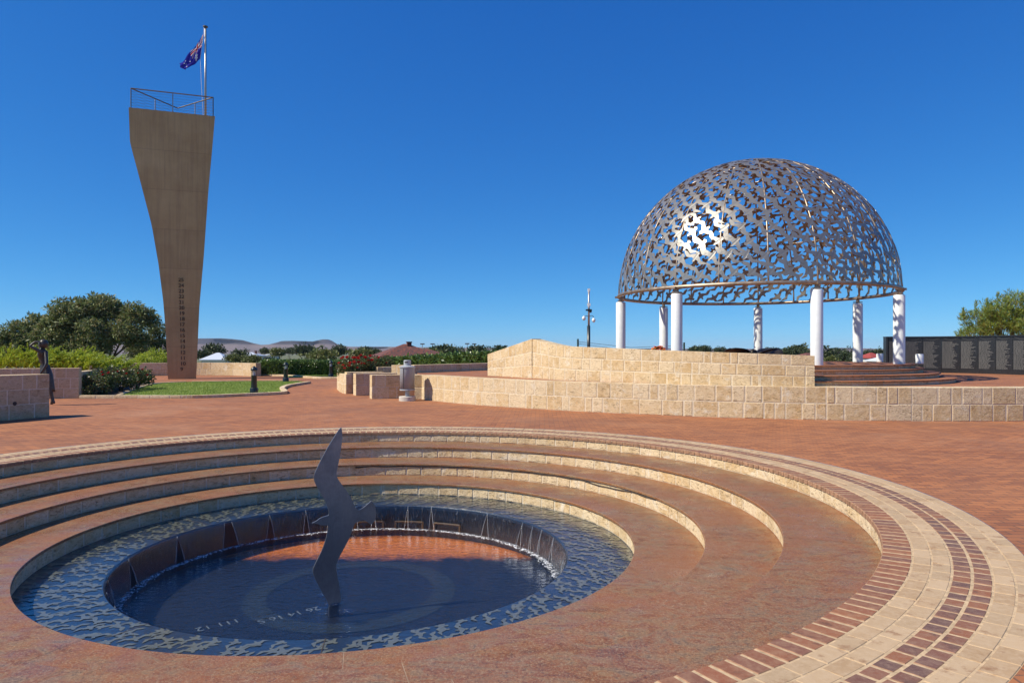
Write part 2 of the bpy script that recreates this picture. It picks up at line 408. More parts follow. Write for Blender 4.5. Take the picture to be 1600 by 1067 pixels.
M['blackgranite'] = plain('black_granite', (.022, .022, .024), .22, 0, .3, 20)
M['namepaint'] = plain('pale_engraving', (.13, .13, .125), .7, 0, .15)
M['wreath'] = plain('orange_petals', (.75, .20, .01), .7, 0, .4, 30)
M['wreathred'] = plain('red_petals', (.60, .02, .01), .7, 0, .3, 30)
def leafm(name, cols, rough=.55, trans=.25):
    m, nt, b = newmat(name); i = island(nt)
    col = ramp(nt, i, [(k / max(1, len(cols) - 1), q) for k, q in enumerate(cols)])
    nt.nodes.remove(b)
    d = nd(nt, 'ShaderNodeBsdfPrincipled', {'Base Color': col, 'Roughness': rough}).outputs[0]
    t = nd(nt, 'ShaderNodeBsdfTranslucent', {'Color': col}).outputs[0]
    nt.links.new(nd(nt, 'ShaderNodeMixShader', {0: trans, 1: d, 2: t}).outputs[0], nt.nodes['Material Output'].inputs[0]); return m
M['leaf_tree'] = leafm('olive_leaves', [(.065, .10, .028), (.125, .17, .048), (.19, .24, .075), (.30, .31, .13), (.25, .18, .07)])
M['leaf_juniper'] = leafm('lime_juniper_sprays', [(.24, .36, .025), (.38, .47, .035), (.52, .52, .04), (.15, .26, .03)], .6, .3)
M['leaf_rose'] = leafm('rose_leaves', [(.05, .10, .03), (.085, .14, .04), (.14, .18, .05), (.17, .10, .04), (.07, .11, .04)], .4)
M['leaf_hedge'] = leafm('hedge_leaves', [(.045, .09, .02), (.075, .14, .03), (.12, .19, .04), (.18, .25, .06)], .35)
M['leaf_pine'] = leafm('bright_pine_leaves', [(.09, .16, .025), (.17, .25, .03), (.26, .31, .04), (.24, .18, .04)])
M['leaf_far'] = leafm('distant_leaves', [(.04, .06, .025), (.06, .085, .032), (.085, .105, .042)])
M['leaf_fary'] = leafm('distant_yellow_leaves', [(.10, .13, .03), (.14, .16, .04), (.17, .16, .055)])
M['rose'] = plain('red_rose_petals', (.50, .006, .008), .6, 0, .3, 30)
M['bark'] = plain('grey_brown_bark', (.10, .075, .055), .9, 0, .3, 8, .5)
M['hedgecore'] = plain('hedge_twigs', (.015, .022, .010), .95)
def grassm():
    m, nt, b = newmat('lawn_grass'); c = coords(nt); n = noise(nt, c, .9, 6, .65); n2 = noise(nt, c, 30, 4, .8)
    col = ramp(nt, n, [(.3, (.16, .24, .035)), (.55, (.24, .31, .05)), (.75, (.31, .35, .08))])
    col = mix(nt, ramp(nt, n2, [(.4, 0.0), (.7, .5)]), col, (.07, .13, .02))
    setp(nt, b, Base_Color=col, Roughness=.9, Normal=bump(nt, n2, .6, .03)); return m
M['lawn'] = grassm()
M['blade'] = leafm('grass_blades', [(.15, .25, .035), (.24, .33, .05), (.32, .36, .09)], .7, .35)
M['soil'] = plain('brown_mulch', (.09, .055, .035), .95, 0, .4, 14, .6)
def terrain_m():
    m, nt, b = newmat('dry_terrain'); c = coords(nt); n = noise(nt, c, .02, 8, .65); n2 = noise(nt, c, .25, 6, .7)
    col = ramp(nt, n, [(.3, (.07, .10, .03)), (.5, (.14, .145, .05)), (.7, (.22, .19, .09))])
    col = mix(nt, ramp(nt, n2, [(.45, 0.0), (.65, .7)]), col, (.05, .075, .022))
    setp(nt, b, Base_Color=col, Roughness=.95); return m
M['terrain'] = terrain_m()
def hill_m():
    m, nt, b = newmat('hill_scrub'); c = coords(nt); n = noise(nt, mapping(nt, c, (1, 1, 2.5)), .008, 8, .65); n2 = noise(nt, c, .05, 6, .7)
    z = nd(nt, 'ShaderNodeSeparateXYZ', {0: c}).outputs['Z']
    zz = math_(nt, 'ADD', z, math_(nt, 'MULTIPLY', math_(nt, 'SUBTRACT', n, .5), 16.0))
    zf = ramp(nt, math_(nt, 'MULTIPLY', zz, .02), [(.52, 0.0), (.66, 1.0)])
    base = ramp(nt, n, [(.35, (.125, .088, .08)), (.65, (.20, .15, .13))])
    col = mix(nt, zf, base, (.035, .03, .034))
    col = mix(nt, ramp(nt, n2, [(.5, 0.0), (.66, .6)]), col, (.085, .07, .062))
    setp(nt, b, Base_Color=col, Roughness=1.0); return m
M['hill'] = hill_m()
M['roofwhite'] = plain('white_metal_roof', (.62, .66, .70), .4, 0, .05)
def tileroof():
    m, nt, b = newmat('terracotta_roof_tiles'); c = coords(nt)
    n = noise(nt, mapping(nt, c, (1, 1, 2)), 5, 5, .75)
    col = ramp(nt, n, [(.35, (.055, .035, .035)), (.5, (.20, .06, .035)), (.62, (.32, .10, .05)), (.75, (.12, .06, .05))], 'CONSTANT')
    setp(nt, b, Base_Color=col, Roughness=.85, Normal=bump(nt, n, .4, .03)); return m
M['rooftile'] = tileroof()
M['roofred'] = plain('red_roof', (.30, .05, .04), .8)
M['wallwhite'] = plain('white_wall', (.70, .68, .63), .8, 0, .06)
M['wallcream'] = plain('cream_wall', (.55, .47, .33), .8, 0, .06)
M['window'] = plain('dark_window', (.03, .035, .04), .15)
M['blackcable'] = plain('dark_wire', (.03, .03, .03), .6)
M['greenpost'] = plain('dark_green_post', (.02, .05, .04), .6)

# ------------------------------------------------------------------ terrain, plaza, fountain
CX, CY = -2.016, 8.868
RO, RA, RB, RC, RD, RE = 6.961, 5.92, 5.07, 4.287, 3.504, 2.693
ZB, ZC, ZD, ZE, ZW = -.199, -.407, -.62, -.827, -1.2

def annulus(r0, r1, z, n=192, rings=1, zf=None, c=(CX, CY)):
    mb = MB(); vs = []; fs = []
    rr = [r0 + (r1 - r0) * (k / rings) for k in range(rings + 1)] if not hasattr(r0, '__len__') else r0
    for r in rr:
        for i in range(n):
            t = 2 * PI * i / n; x, y = c[0] + r * math.cos(t), c[1] + r * math.sin(t)
            vs.append((x, y, zf(x, y) if zf else z))
    for k in range(len(rr) - 1):
        for i in range(n):
            j = (i + 1) % n; fs.append((k * n + i, (k + 1) * n + i, (k + 1) * n + j, k * n + j))
    mb.add(vs, fs); return mb
def sstep(a, b, x):
    t = min(1, max(0, (x - a) / (b - a))); return t * t * (3 - 2 * t)
def terr(x, y):
    d = math.hypot(x - CX, y - CY)
    return -.03 - .6 * sstep(47, 58, d) - 4.2 * sstep(58, 120, d) - 3.0 * sstep(200, 900, d) + .35 * math.sin(x * .06) * math.sin(y * .05) * sstep(60, 120, d)
tag(annulus([45.5, 47, 49, 52, 56, 60, 66, 74, 84, 96, 112, 135, 170, 230, 330, 500, 800, 1300, 2200, 3200, 4600, 6500], 0, 0, n=160, zf=terr).build('terrain', M['terrain'], smooth=True), kind='structure')
tag(annulus(RO, 46, 0, n=256).build('brick_plaza', M['brick']), kind='structure')

# hills: flat topped range far behind the town
prof = [(-1400, 536), (-600, 531), (-200, 530), (0, 527), (100, 528), (250, 530), (300, 528.8), (345, 528.6), (362, 529.6), (380, 531.6), (396, 536.2), (408, 538.8), (420, 538.2), (432, 535.2), (440, 532.8),
        (455, 532.4), (470, 532.8), (488, 533.4), (497, 531.6), (504, 530.2), (513, 530.3), (519, 532.4), (527, 537.5), (533, 540), (548, 541.6), (600, 541.6), (640, 542.2), (720, 543.3), (850, 543.5), (1000, 544.5), (1200, 545),
        (1290, 543.8), (1320, 543.4), (1380, 545), (1600, 545.2), (2000, 544), (3000, 543)]
HB = 3000.0
def hill_mesh():
    mb = MB(); xs = []
    for (x0, y0), (x1, y1) in zip(prof, prof[1:]):
        k = max(1, int((x1 - x0) / 6)); xs += [(x0 + (x1 - x0) * j / k, y0 + (y1 - y0) * j / k) for j in range(k)]
    xs.append(prof[-1]); vs = []
    lay = [(-900, 0.0), (-520, .10), (-300, .28), (-170, .48), (-90, .64), (-45, .80), (-30, .97), (0, 1.0), (300, .93), (1200, .6)]
    for dY, q in lay:
        for i, (x, y) in enumerate(xs):
            Y = HB; z1 = EYE + (HY - y) / F * Y; z0 = -9.0
            g = math.sin(i * .9) * 20 + math.sin(i * .37 + 1) * 45
            wig = (g if 0 < q < .95 else 0)
            zz = z0 + (z1 - z0) * q + (rnd.uniform(-1.2, 1.2) if .05 < q < .9 else 0)
            YY = Y + dY + wig; vs.append(((x - 800) / F * YY, YY, EYE + (zz - EYE) * YY / Y if q >= .9 else zz))
    n = len(xs); fs = []
    for k in range(len(lay) - 1):
        for i in range(n - 1): fs.append((k * n + i, k * n + i + 1, (k + 1) * n + i + 1, (k + 1) * n + i))
    mb.add(vs, fs); return mb
tag(hill_mesh().build('hills', M['hill'], smooth=True), kind='structure')

# paving rings round the fountain
def polar_brick(mb, r0, r1, a0, a1, z0, z1, mi=0, bev=.006, sub=1):
    bev = bev if mi == 1 else .009
    rc = (r0 + r1) / 2; ba = bev / rc; jz = rnd.uniform(-.0025, .0015); vs = []; n = sub + 1
    for (ra, rb, aa, ab, z) in ((r0, r1, a0, a1, z0), (r0, r1, a0, a1, z1 - bev + jz), (r0 + bev, r1 - bev, a0 + ba, a1 - ba, z1 + jz)):
        for i in range(n):
            t = aa + (ab - aa) * i / sub; vs.append((CX + ra * math.cos(t), CY + ra * math.sin(t), z))
        for i in range(n):
            t = ab + (aa - ab) * i / sub; vs.append((CX + rb * math.cos(t), CY + rb * math.sin(t), z))
    k = 2 * n; fs = []
    for L in (0, 1):
        for i in range(k): j = (i + 1) % k; fs.append((L * k + j, L * k + i, (L + 1) * k + i, (L + 1) * k + j))
    top = [2 * k + i for i in range(k)][::-1]; b = mb.add(vs, fs, 3 if mi != 1 else 1); mb.f.append([b + i for i in top]); mb.m.append(mi)
mb = MB(); g = .005
courses = [(RA - .015, .235, .128, 0, 1), (0, .134, .235, 1, 2), (0, .134, .235, 1, 2), (0, .132, .150, 2, 1), (0, .132, .150, 2, 1), (0, .134, .235, 1, 2), (0, 0, .235, 1, 2)]
r = RA - .015
for k, (_, wd, ln, mi, sub) in enumerate(courses):
    r1 = RO if k == 6 else r + wd
    n = int(2 * PI * (r + r1) / 2 / ln); off = rnd.random()
    for i in range(n):
        a0 = 2 * PI * (i + off) / n; a1 = 2 * PI * (i + 1 + off) / n; ga = (.006 if mi == 0 else .0055 if mi == 2 else .0025) / r
        polar_brick(mb, r + g * (1.2 if mi != 1 else .7), r1 - g * .6, a0 + ga, a1 - ga, -.055, 0, mi, sub=sub)
    r = r1
tag(mb.build('paving_ring', [M['soldier'], M['palepaver'], M['darkpaver'], M['brickedge']]), kind='structure')
mb = MB(); mb.lathe([(RO, -.02), (RO, -.0035), (RA, -.0035), (RA, -.05)][::-1], (CX, CY, 0), 256)
tag(mb.build('paving_bed', M['joint']), kind='structure')

fountain = thing('fountain', 'round sunken fountain with concentric granite seating steps and falling water', 'fountain', (CX, CY, 0))
def ring_blocks(rc, z0, z1, ln, inward, name, mat, parent, c=(CX, CY), T=.18, proud=.006):
    mb = MB(); s = -1 if inward else 1
    a = 0.0
    n = int(2 * PI * rc / ln); aa = [0.0]
    for i in range(n): aa.append(aa[-1] + rnd.uniform(.8, 1.2))
    aa = [2 * PI * q / aa[-1] for q in aa]
    for i in range(n):
        g = rnd.uniform(.006, .013) / rc; A0, A1 = aa[i] + g, aa[i + 1] - g; zz0, zz1 = z0 + .006, z1 - .006
        vs = []; sub = 3
        for (r_, ia, iz) in ((rc - s * .04, 0, 0), (rc + s * (proud - .007), 0, 0), (rc + s * proud, .008, .008)):
            for z in (zz0 + iz, zz1 - iz):
                for k in range(sub + 1):
                    t = A0 + ia / rc + (A1 - A0 - 2 * ia / rc) * k / sub
                    q = r_ + (s * rnd.uniform(-.004, .005) if ia else 0)
                    vs.append((c[0] + q * math.cos(t), c[1] + q * math.sin(t), z))
        m_ = sub + 1; L = 2 * m_; fs = []
        for l in (0, 1):
            b0, b1 = l * L, (l + 1) * L
            for k in range(sub):
                fs.append((b0 + k, b0 + k + 1, b1 + k + 1, b1 + k)); fs.append((b0 + m_ + k + 1, b0 + m_ + k, b1 + m_ + k, b1 + m_ + k + 1))
            fs.append((b0 + m_, b0, b1, b1 + m_)); fs.append((b0 + sub, b0 + m_ + sub, b1 + m_ + sub, b1 + sub))
        b0 = 2 * L
        for k in range(sub): fs.append((b0 + k, b0 + k + 1, b0 + m_ + k + 1, b0 + m_ + k))
        mb.add(vs, fs, 0)
    mb.lathe([(rc, z0), (rc, z1), (rc - s * T, z1), (rc - s * T, z0), (rc, z0)], (c[0], c[1], 0), 192, 1)
    return mb.build(name, [mat, M['mortar']], parent)
def slab_ring(r0, r1, z, th, nseg, name, parent, c=(CX, CY), off=0.0, seam=True, out=False, mat=None):
    mb = MB(); g = .003; sub = max(2, 192 // nseg)
    for i in range(nseg):
        a0 = 2 * PI * i / nseg + off; a1 = 2 * PI * (i + 1) / nseg + off; vs = []; bv = .006
        if out: pr = [(r0, z), (r1 - bv, z), (r1, z - bv), (r1, z - th), (r0, z - th)]
        else: pr = [(r1, z), (r0 + bv, z), (r0, z - bv), (r0, z - th), (r1, z - th)]
        k = len(pr)
        for (rr_, zz) in pr:
            for q in range(sub + 1):
                t = a0 + g / rr_ + (a1 - a0 - 2 * g / rr_) * q / sub; vs.append((c[0] + rr_ * math.cos(t), c[1] + rr_ * math.sin(t), zz))
        fs = []
        for j in range(k - 1):
            for q in range(sub): fs.append((j * (sub + 1) + q, j * (sub + 1) + q + 1, (j + 1) * (sub + 1) + q + 1, (j + 1) * (sub + 1) + q))
        mb.add(vs, fs, 0)
    if seam: mb.lathe([(r0 + .004, z - th + .004), (r0 + .004, z - .0015), (r1, z - .0015)], (c[0], c[1], 0), 192, 1)
    return mb.build(name, [mat or M['granite'], M['seam']], parent)
for (rr_, zt, zb, ns, of) in ((RA + .012, -.055, ZB, .38, 0), (RB + .03, ZB - .035, ZC, .36, 0), (RC + .03, ZC - .035, ZD, .34, 0), (RD + .03, ZD - .035, ZE + .002, .33, 0)):
    ring_blocks(rr_, zb, zt, ns, True, 'stone_riser', M['stone'], fountain)
for r0, r1, z, n, of in ((RB, RA + .06, ZB, 14, .11), (RC, RB + .09, ZC, 12, .3), (RD, RC + .09, ZD, 10, .52)):
    slab_ring(r0, r1, z, .032, n, 'granite_seat', fountain, off=of)
    tag(fountain.children[-1])
# spill ring with gull inlay
mb = MB(); mb.lathe([(RD + .08, ZE), (RE + .02, ZE), (RE, ZE - .02), (RE, ZE - .06), (RE + .05, ZE - .06)], (CX, CY, 0), 256)
ring = mb.build('spill_ring', M['ringstone'], fountain)
GULLPX = [(213, 62), (219, 100), (212, 180), (198, 260), (186, 318), (205, 355), (235, 400), (262, 450), (283, 505), (300, 519), (330, 500), (362, 472), (380, 500), (388, 545), (380, 585), (362, 600),
          (340, 585), (318, 570), (290, 580), (275, 592), (262, 640), (240, 690), (210, 745), (185, 795), (190, 840), (200, 900), (210, 960), (212, 1000), (190, 1040), (170, 1040), (150, 1005), (140, 975), (115, 925),
          (90, 870), (73, 815), (90, 775), (115, 725), (135, 670), (148, 610), (152, 582), (130, 580), (110, 578), (100, 570), (72, 563), (95, 553), (110, 540), (135, 533), (155, 530), (148, 490), (130, 440), (105, 390), (85, 350), (79, 315), (95, 275), (120, 220), (150, 160), (180, 110), (200, 75)]
# small gull used for the cut plates: unit wing span along y
GS = [(.06, .5), (.075, .36), (.03, .235), (.10, .13), (.15, .045), (.22, .075), (.25, 0), (.21, -.055), (.145, -.045), (.10, -.14), (.03, -.24), (.06, -.36), (.075, -.5), (.0, -.40), (-.085, -.27), (-.06, -.215), (-.015, -.12), (-.02, -.045), (-.085, -.04), (-.135, -.005), (-.085, .03), (-.02, .04), (-.015, .12), (-.07, .225), (-.085, .29), (-.02, .42)]
GT = tessellate_polygon([[Vector((x, y, 0)) for x, y in GS]])
GT = [tuple(t) for t in GT]
GFLAT = [(x * 1.15 if x > 0 else x * 1.2, y) for x, y in GS]
mb = MB()
for k, rr_ in enumerate((2.76, 2.885, 3.01, 3.135, 3.26, 3.385, 3.48)):
    n = int(2 * PI * rr_ / .225)
    for i in range(n):
        a = 2 * PI * (i + .5 * (k % 2)) / n + rnd.uniform(-.035, .035); q = rr_ + rnd.uniform(-.055, .055)
        o = Vector((CX + q * math.cos(a), CY + q * math.sin(a))); th = a + R(58) + rnd.gauss(0, .38); sc = rnd.uniform(.27, .32)
        cs, sn = math.cos(th) * sc, math.sin(th) * sc; z = ZE + .002 + .00013 * ((i * 7 + k * 11) % 31); vs = []
        for x, y in GFLAT:
            p = Vector((o.x + x * cs - y * sn, o.y + x * sn + y * cs)); d = p - Vector((CX, CY)); L = d.length
            L2 = min(max(L, RE + .03), RD + .02); p = Vector((CX, CY)) + d * (L2 / L); vs.append((p.x, p.y, z))
        mb.add(vs, GT)
mb.build('gull_inlay', M['inlay'], ring)
for a in (R(-82), R(-35), R(12), R(58), R(103), R(150), R(196), R(240)):
    mb = MB(); d = Vector((math.cos(a), math.sin(a))); t = Vector((-d.y, d.x)); c = Vector((CX, CY))
    mb.add([(*(c + d * r_ + t * s_), ZE + .0062) for r_, s_ in ((RE + .01, -.004), (RD + .02, -.004), (RD + .02, .004), (RE + .01, .004))], [(0, 1, 2, 3)])
    mb.build('slab_joint', M['gap'], ring)
# weir wall, floor
mb = MB(); mb.lathe([(RE + .05, ZE - .06), (RE + .05, ZW - .16)], (CX, CY, 0), 192)
weir = mb.build('weir_wall', M['weir'], fountain, True)
mb = MB()                                           # bronze framed outlet slots on the far wall
for a in (R(69), R(83), R(97)):
    for q in (-1, 1):
        t = a + q * .085; mb.box((CX + 2.70 * math.cos(t), CY + 2.70 * math.sin(t), ZW + .035), (.03, .03, .14), t)
    n = 8
    mb.tube([(CX + 2.70 * math.cos(a + .085 * (2 * k / n - 1)), CY + 2.70 * math.sin(a + .085 * (2 * k / n - 1)), ZW + .10) for k in range(n + 1)], .018, 6)
mb.build('outlet_frame', plain('stained_outlet_frame', (.13, .065, .02), .6), weir)
mb = MB(); mb.lathe([(RE + .06, ZW - .14), (0.001, ZW - .14)], (0, 0, 0), 128)
fl = mb.build('pool_floor', M['floor'], None, True); fl.parent = fountain
mb = MB(); mb.lathe([(1.30, ZW - .134), (1.02, ZW - .134)], (CX, CY, 0), 128); mb.build('pale_floor_band', M['palering'], fl)
ang = math.atan2(-.62, -.80)
for s_, p in (("26 14 16 S", (-2.30, 8.36)), ("111 12", (-3.10, 7.98))):
    text_obj(s_, .17, 'floor_lettering', M['letter'], fl, Matrix.Translation((p[0], p[1], ZW - .13)) @ Matrix.Rotation(ang, 4, 'Z'), .001)
text_obj("HMAS", .15, 'floor_lettering', M['letter'], fl, Matrix.Translation((-2.7, 9.35, ZW - .13)) @ Matrix.Rotation(R(150), 4, 'Z'), .001) if False else None
mb = MB(); mb.lathe([(.001, ZW), (.3, ZW), (1.0, ZW), (1.8, ZW), (RE + .045, ZW)], (CX, CY, 0), 128)
mb.f = [f[::-1] for f in mb.f] if mb.f and (Vector(mb.v[mb.f[200][1]]) - Vector(mb.v[mb.f[200][0]])).cross(Vector(mb.v[mb.f[200][2]]) - Vector(mb.v[mb.f[200][1]])).z < 0 else mb.f
tag(mb.build('pool_water', M['water'], None, True), kind='structure')
# falling water
mb = MB(); a = 0.0
while a < 2 * PI:
    wd = rnd.choice((rnd.uniform(.08, .16), rnd.uniform(.16, .42))); gap = rnd.choice((0, 0, rnd.uniform(.01, .05)))
    a1 = min(a + wd, 2 * PI); n = 8; cc = (a + a1) / 2; h = (a1 - a) / 2; pinch = rnd.uniform(.72, .92); vs = []
    for (rr_, zz, q) in ((RE - .004, ZE - .004, 1.0), (RE - .02, ZE - .05, .98), (RE - .045, ZE - .18, .5 + pinch / 2), (RE - .07, ZW, pinch)):
        for k in range(n + 1):
            t = cc + h * q * (2 * k / n - 1); r_ = rr_ + .006 * math.sin(t * 60 + zz * 9); vs.append((CX + r_ * math.cos(t), CY + r_ * math.sin(t), zz))
    mb.add(vs, [(j * (n + 1) + k, j * (n + 1) + k + 1, (j + 1) * (n + 1) + k + 1, (j + 1) * (n + 1) + k) for j in range(3) for k in range(n)])
    for t in (cc - h, cc + h):                      # thick edges of the sheet run as bright strings
        e = rnd.uniform(.003, .006); q = pinch
        mb.tube([(CX + r_ * math.cos(cc + (t - cc) * f_), CY + r_ * math.sin(cc + (t - cc) * f_), z_) for r_, z_, f_ in ((RE - .008, ZE - .01, 1), (RE - .05, ZE - .18, .5 + q / 2), (RE - .075, ZW, q))], [e * .6, e, e * 1.3], 5, 1)
    a = a1 + gap
def stringm():
    m, nt, b = newmat('bright_water_string'); setp(nt, b, Base_Color=(.75, .8, .85), Roughness=.1, Alpha=.20); return m
tag(mb.build('falling_water', [M['sheet'], stringm()], fountain, True), kind='stuff')
mb = MB(); vs = []; n = 220
for k in range(n):
    t = 2 * PI * k / n; wv = .05 + .05 * abs(math.sin(t * 7.3) * math.sin(t * 19))
    for r_ in (RE - .045, RE - .075 - wv): vs.append((CX + r_ * math.cos(t), CY + r_ * math.sin(t), ZW + .006))
mb.add(vs, [(2 * k, 2 * k + 1, (2 * k + 3) % (2 * n), (2 * k + 2) % (2 * n)) for k in range(n)])
for _ in range(300):
    t = rnd.uniform(0, 2 * PI); r_ = RE - .07 - abs(rnd.gauss(0, .05)); s_ = rnd.uniform(.004, .012)
    c = (CX + r_ * math.cos(t), CY + r_ * math.sin(t), ZW + .004)
    mb.lathe([(s_, 0), (s_ * .75, s_ * .5), (.001, s_ * .7)], c, 6, 1)
tag(mb.build('foam_line', [M['foam'], plain('foam_bubbles', (.75, .8, .84), .5)], fountain), kind='stuff')
for (px, py) in ((541, 955), (506, 929), (520, 944)):
    p = P(px, py, ZW); mb = MB()
    for q in range(26):
        t = rnd.uniform(0, 6.28); d = abs(rnd.gauss(0, .045)); s_ = rnd.uniform(.006, .02); mb.lathe([(s_, 0), (s_ * .8, s_ * .5), (.001, s_ * .8)], (p.x + d * math.cos(t), p.y + d * .8 * math.sin(t), ZW + .003), 7)
    mb.lathe([(.085, .003), (.06, .012), (.03, .018), (.001, .02)], p, 16)
    mb.build('bubbling_jet', M['sheet'] if py == 944 else M['sheet'], fountain, True)

mb = MB(); pts = []
for k in range(61):
    t = R(18 + 84 * k / 60); sag = .012 * abs(math.sin(k * .55)) + (.035 * math.exp(-((k - 12) / 4) ** 2)); pts.append((CX + (RC + .018) * math.cos(t), CY + (RC + .018) * math.sin(t), ZC - .045 - sag))
mb.tube(pts, .010, 6); mb.build('lighting_cable', M['gap'], fountain, True)
# steel gull standing in the pool
gy = 8.06
gp = []
for x, y in GULLPX:
    px, py = 470 + x / 3.44, 650 + y / 3.44; q = Q(px, gy, py); gp.append((q.x, q.z))
sharp = {0, 10, 11, 12, 15, 42, 43, 44}; g2 = []
for i, p in enumerate(gp):
    a, b = gp[i - 1], gp[(i + 1) % len(gp)]
    if i in sharp: g2.append(p)
    else: g2 += [(p[0] * .75 + a[0] * .25, p[1] * .75 + a[1] * .25), (p[0] * .75 + b[0] * .25, p[1] * .75 + b[1] * .25)]
gp = g2
gp = [q for i, p in enumerate(gp) for q in ([p] if (p[0] - gp[i - 1][0]) * (gp[(i + 1) % len(gp)][0] - p[0]) + (p[1] - gp[i - 1][1]) * (gp[(i + 1) % len(gp)][1] - p[1]) < 0 else [tuple(.78 * p[k] + .22 * gp[i - 1][k] for k in (0, 1)), tuple(.78 * p[k] + .22 * gp[(i + 1) % len(gp)][k] for k in (0, 1))])]
gull = MB(); tr = [tuple(t) for t in tessellate_polygon([[Vector((x, z, 0)) for x, z in gp]])]
n = len(gp); th = .022; tw = .42; x0 = Q(520, gy, 900).x
def gv(x, z, d): return (x + d * math.sin(tw) * 1.0, gy + (x - x0) * math.tan(tw) - d * math.cos(tw), z)
vs = [gv(x, z, th / 2) for x, z in gp] + [gv(x, z, -th / 2) for x, z in gp]
gull.add(vs, tr + [tuple(n + i for i in t[::-1]) for t in tr] + [(i, (i + 1) % n, n + (i + 1) % n, n + i) for i in range(n)])
root = thing('gull_sculpture', 'flat steel gull balanced upright on one wing tip in the pool', 'sculpture', (x0, gy, ZW))
o = gull.build('gull_body', M['steel'], root)
bm = bmesh.new(); bm.from_mesh(o.data); bmesh.ops.recalc_face_normals(bm, faces=bm.faces); bm.to_mesh(o.data); bm.free()
mb = MB(); mb.box((x0 + .01, gy, ZW - .07), (.11, .03, .12), tw); mb.build('foot_plate', M['steel'], root)

# ------------------------------------------------------------------ block walls
def wall(name, label, pts, ztop, T, ncourse, blk=.46, z0=0.0, mat='stone', step=.25, cat='wall', group=None, cap=False, smooth=True):
    pts2 = resample(pts, step) if smooth else [Vector((p[0], p[1])) for p in pts]
    pa = Path(pts2); L = pa.L
    zt = ztop if callable(ztop) else (lambda s: ztop)
    mb = MB(); pr = .006
    def pt(s, d, z):
        p, nn = pa.at(s); q = p + nn * d; return (q.x, q.y, z)
    # mortar core
    vs = []; k = len(pa.p)
    for i in range(k):
        s_ = min(max(pa.s[i], .012), L - .012); z1 = zt(pa.s[i]) - .003
        for d in (0, -T): vs += [pt(s_, d, z0 - .02), pt(s_, d, z1)]
    fs = []
    for i in range(k - 1):
        a, b = i * 4, i * 4 + 4
        fs += [(a, b, b + 1, a + 1), (a + 1, b + 1, b + 3, a + 3), (a + 3, b + 3, b + 2, a + 2)]
    fs += [(0, 1, 3, 2), (k * 4 - 4, k * 4 - 2, k * 4 - 1, k * 4 - 3)]
    mb.add(vs, fs, 1)
    for c in range(ncourse):
        s = 0.0; first = True
        while s < L - 1e-4:
            ln = blk * rnd.choice((rnd.uniform(.75, 1.3), rnd.uniform(.75, 1.3), rnd.uniform(.4, .7)))
            if first and c % 2: ln *= .55
            first = False
            e = min(s + ln, L)
            if L - e < blk * .35: e = L
            gj = rnd.uniform(.008, .024); a = s + (gj if s > 0 else -.008); b = e - (gj if e < L else -.008)
            lo = lambda q: z0 + (zt(q) - z0) * c / ncourse + (.010 if c else .004)
            hi = lambda q: z0 + (zt(q) - z0) * (c + 1) / ncourse - (.010 if c < ncourse - 1 else 0)
            sub = max(1, int((b - a) / step)); vs = []; cb = .012
            for (d, ins) in ((pr, cb), (pr - .007, 0), (-T - pr + .007, 0), (-T - pr, cb)):
                dj = rnd.uniform(-.003, .005) if ins else 0
                for q in range(sub + 1):
                    s_ = a + ins + (b - a - 2 * ins) * q / sub; vs.append(pt(s_, d + dj, lo(s_) + ins))
                for q in range(sub + 1):
                    s_ = a + ins + (b - a - 2 * ins) * q / sub; vs.append(pt(s_, d + dj, hi(s_) - ins * (1 if c < ncourse - 1 else .5)))
            m_ = sub + 1; K = 2 * m_; fs = []
            for q in range(sub):
                fs.append((q, q + 1, m_ + q + 1, m_ + q)); B = 3 * K; fs.append((B + q + 1, B + q, B + m_ + q, B + m_ + q + 1))
            for l in range(3):
                A, B = l * K, (l + 1) * K
                for q in range(sub):
                    fs.append((A + m_ + q, A + m_ + q + 1, B + m_ + q + 1, B + m_ + q)); fs.append((A + q + 1, A + q, B + q, B + q + 1))
                fs.append((A, A + m_, B + m_, B)); fs.append((A + sub + m_, A + sub, B + sub, B + sub + m_))
            mb.add(vs, fs, 0); s = e
    o = mb.build(name, [M[mat], M['mortar']])
    return tag(o, label, cat, group), pa
W1 = [(-3.15, 24.6), (-1.3, 22.35), (1.46, 20.1), (4.38, 18.45), (7.0, 17.5), (9.3, 17.10), (12.6, 17.05), (16.2, 17.5), (21, 19.2)]
wall('curved_stone_wall', 'long low curved limestone wall edging the raised terrace', W1, lambda s: .86 - .05 * sstep(0, 8, s), .56, 2, .50)
tops = [(0, 2.08)]
W2 = [(.67, 23.0), (1.56, 21.5), (2.93, 20.15), (4.5, 18.95), (6.05, 18.12), (7.62, 17.72)]
def w2top(s):
    k = [(0, 2.08), (.9, 1.95), (1.75, 1.84), (3.55, 1.78), (5.57, 1.70), (7.3, 1.645), (9.2, 1.57)]
    for (a, za), (b, zb) in zip(k, k[1:]):
        if s <= b: return za + (zb - za) * (s - a) / (b - a)
    return k[-1][1]
wall('curved_parapet_wall', 'taller curved limestone parapet behind the low terrace wall, sloping down to the dome', W2, w2top, .36, 3, .48, z0=.80)
wall('ramped_wing_wall', 'short limestone wing wall whose top slopes up to meet the taller parapet', [(-.88, 25.5), (.652, 23.035)], lambda s: 1.58 + .5 * s / 2.82, .36, 3, .5, z0=.80, smooth=False)
fin_d = Vector((.915, .40))
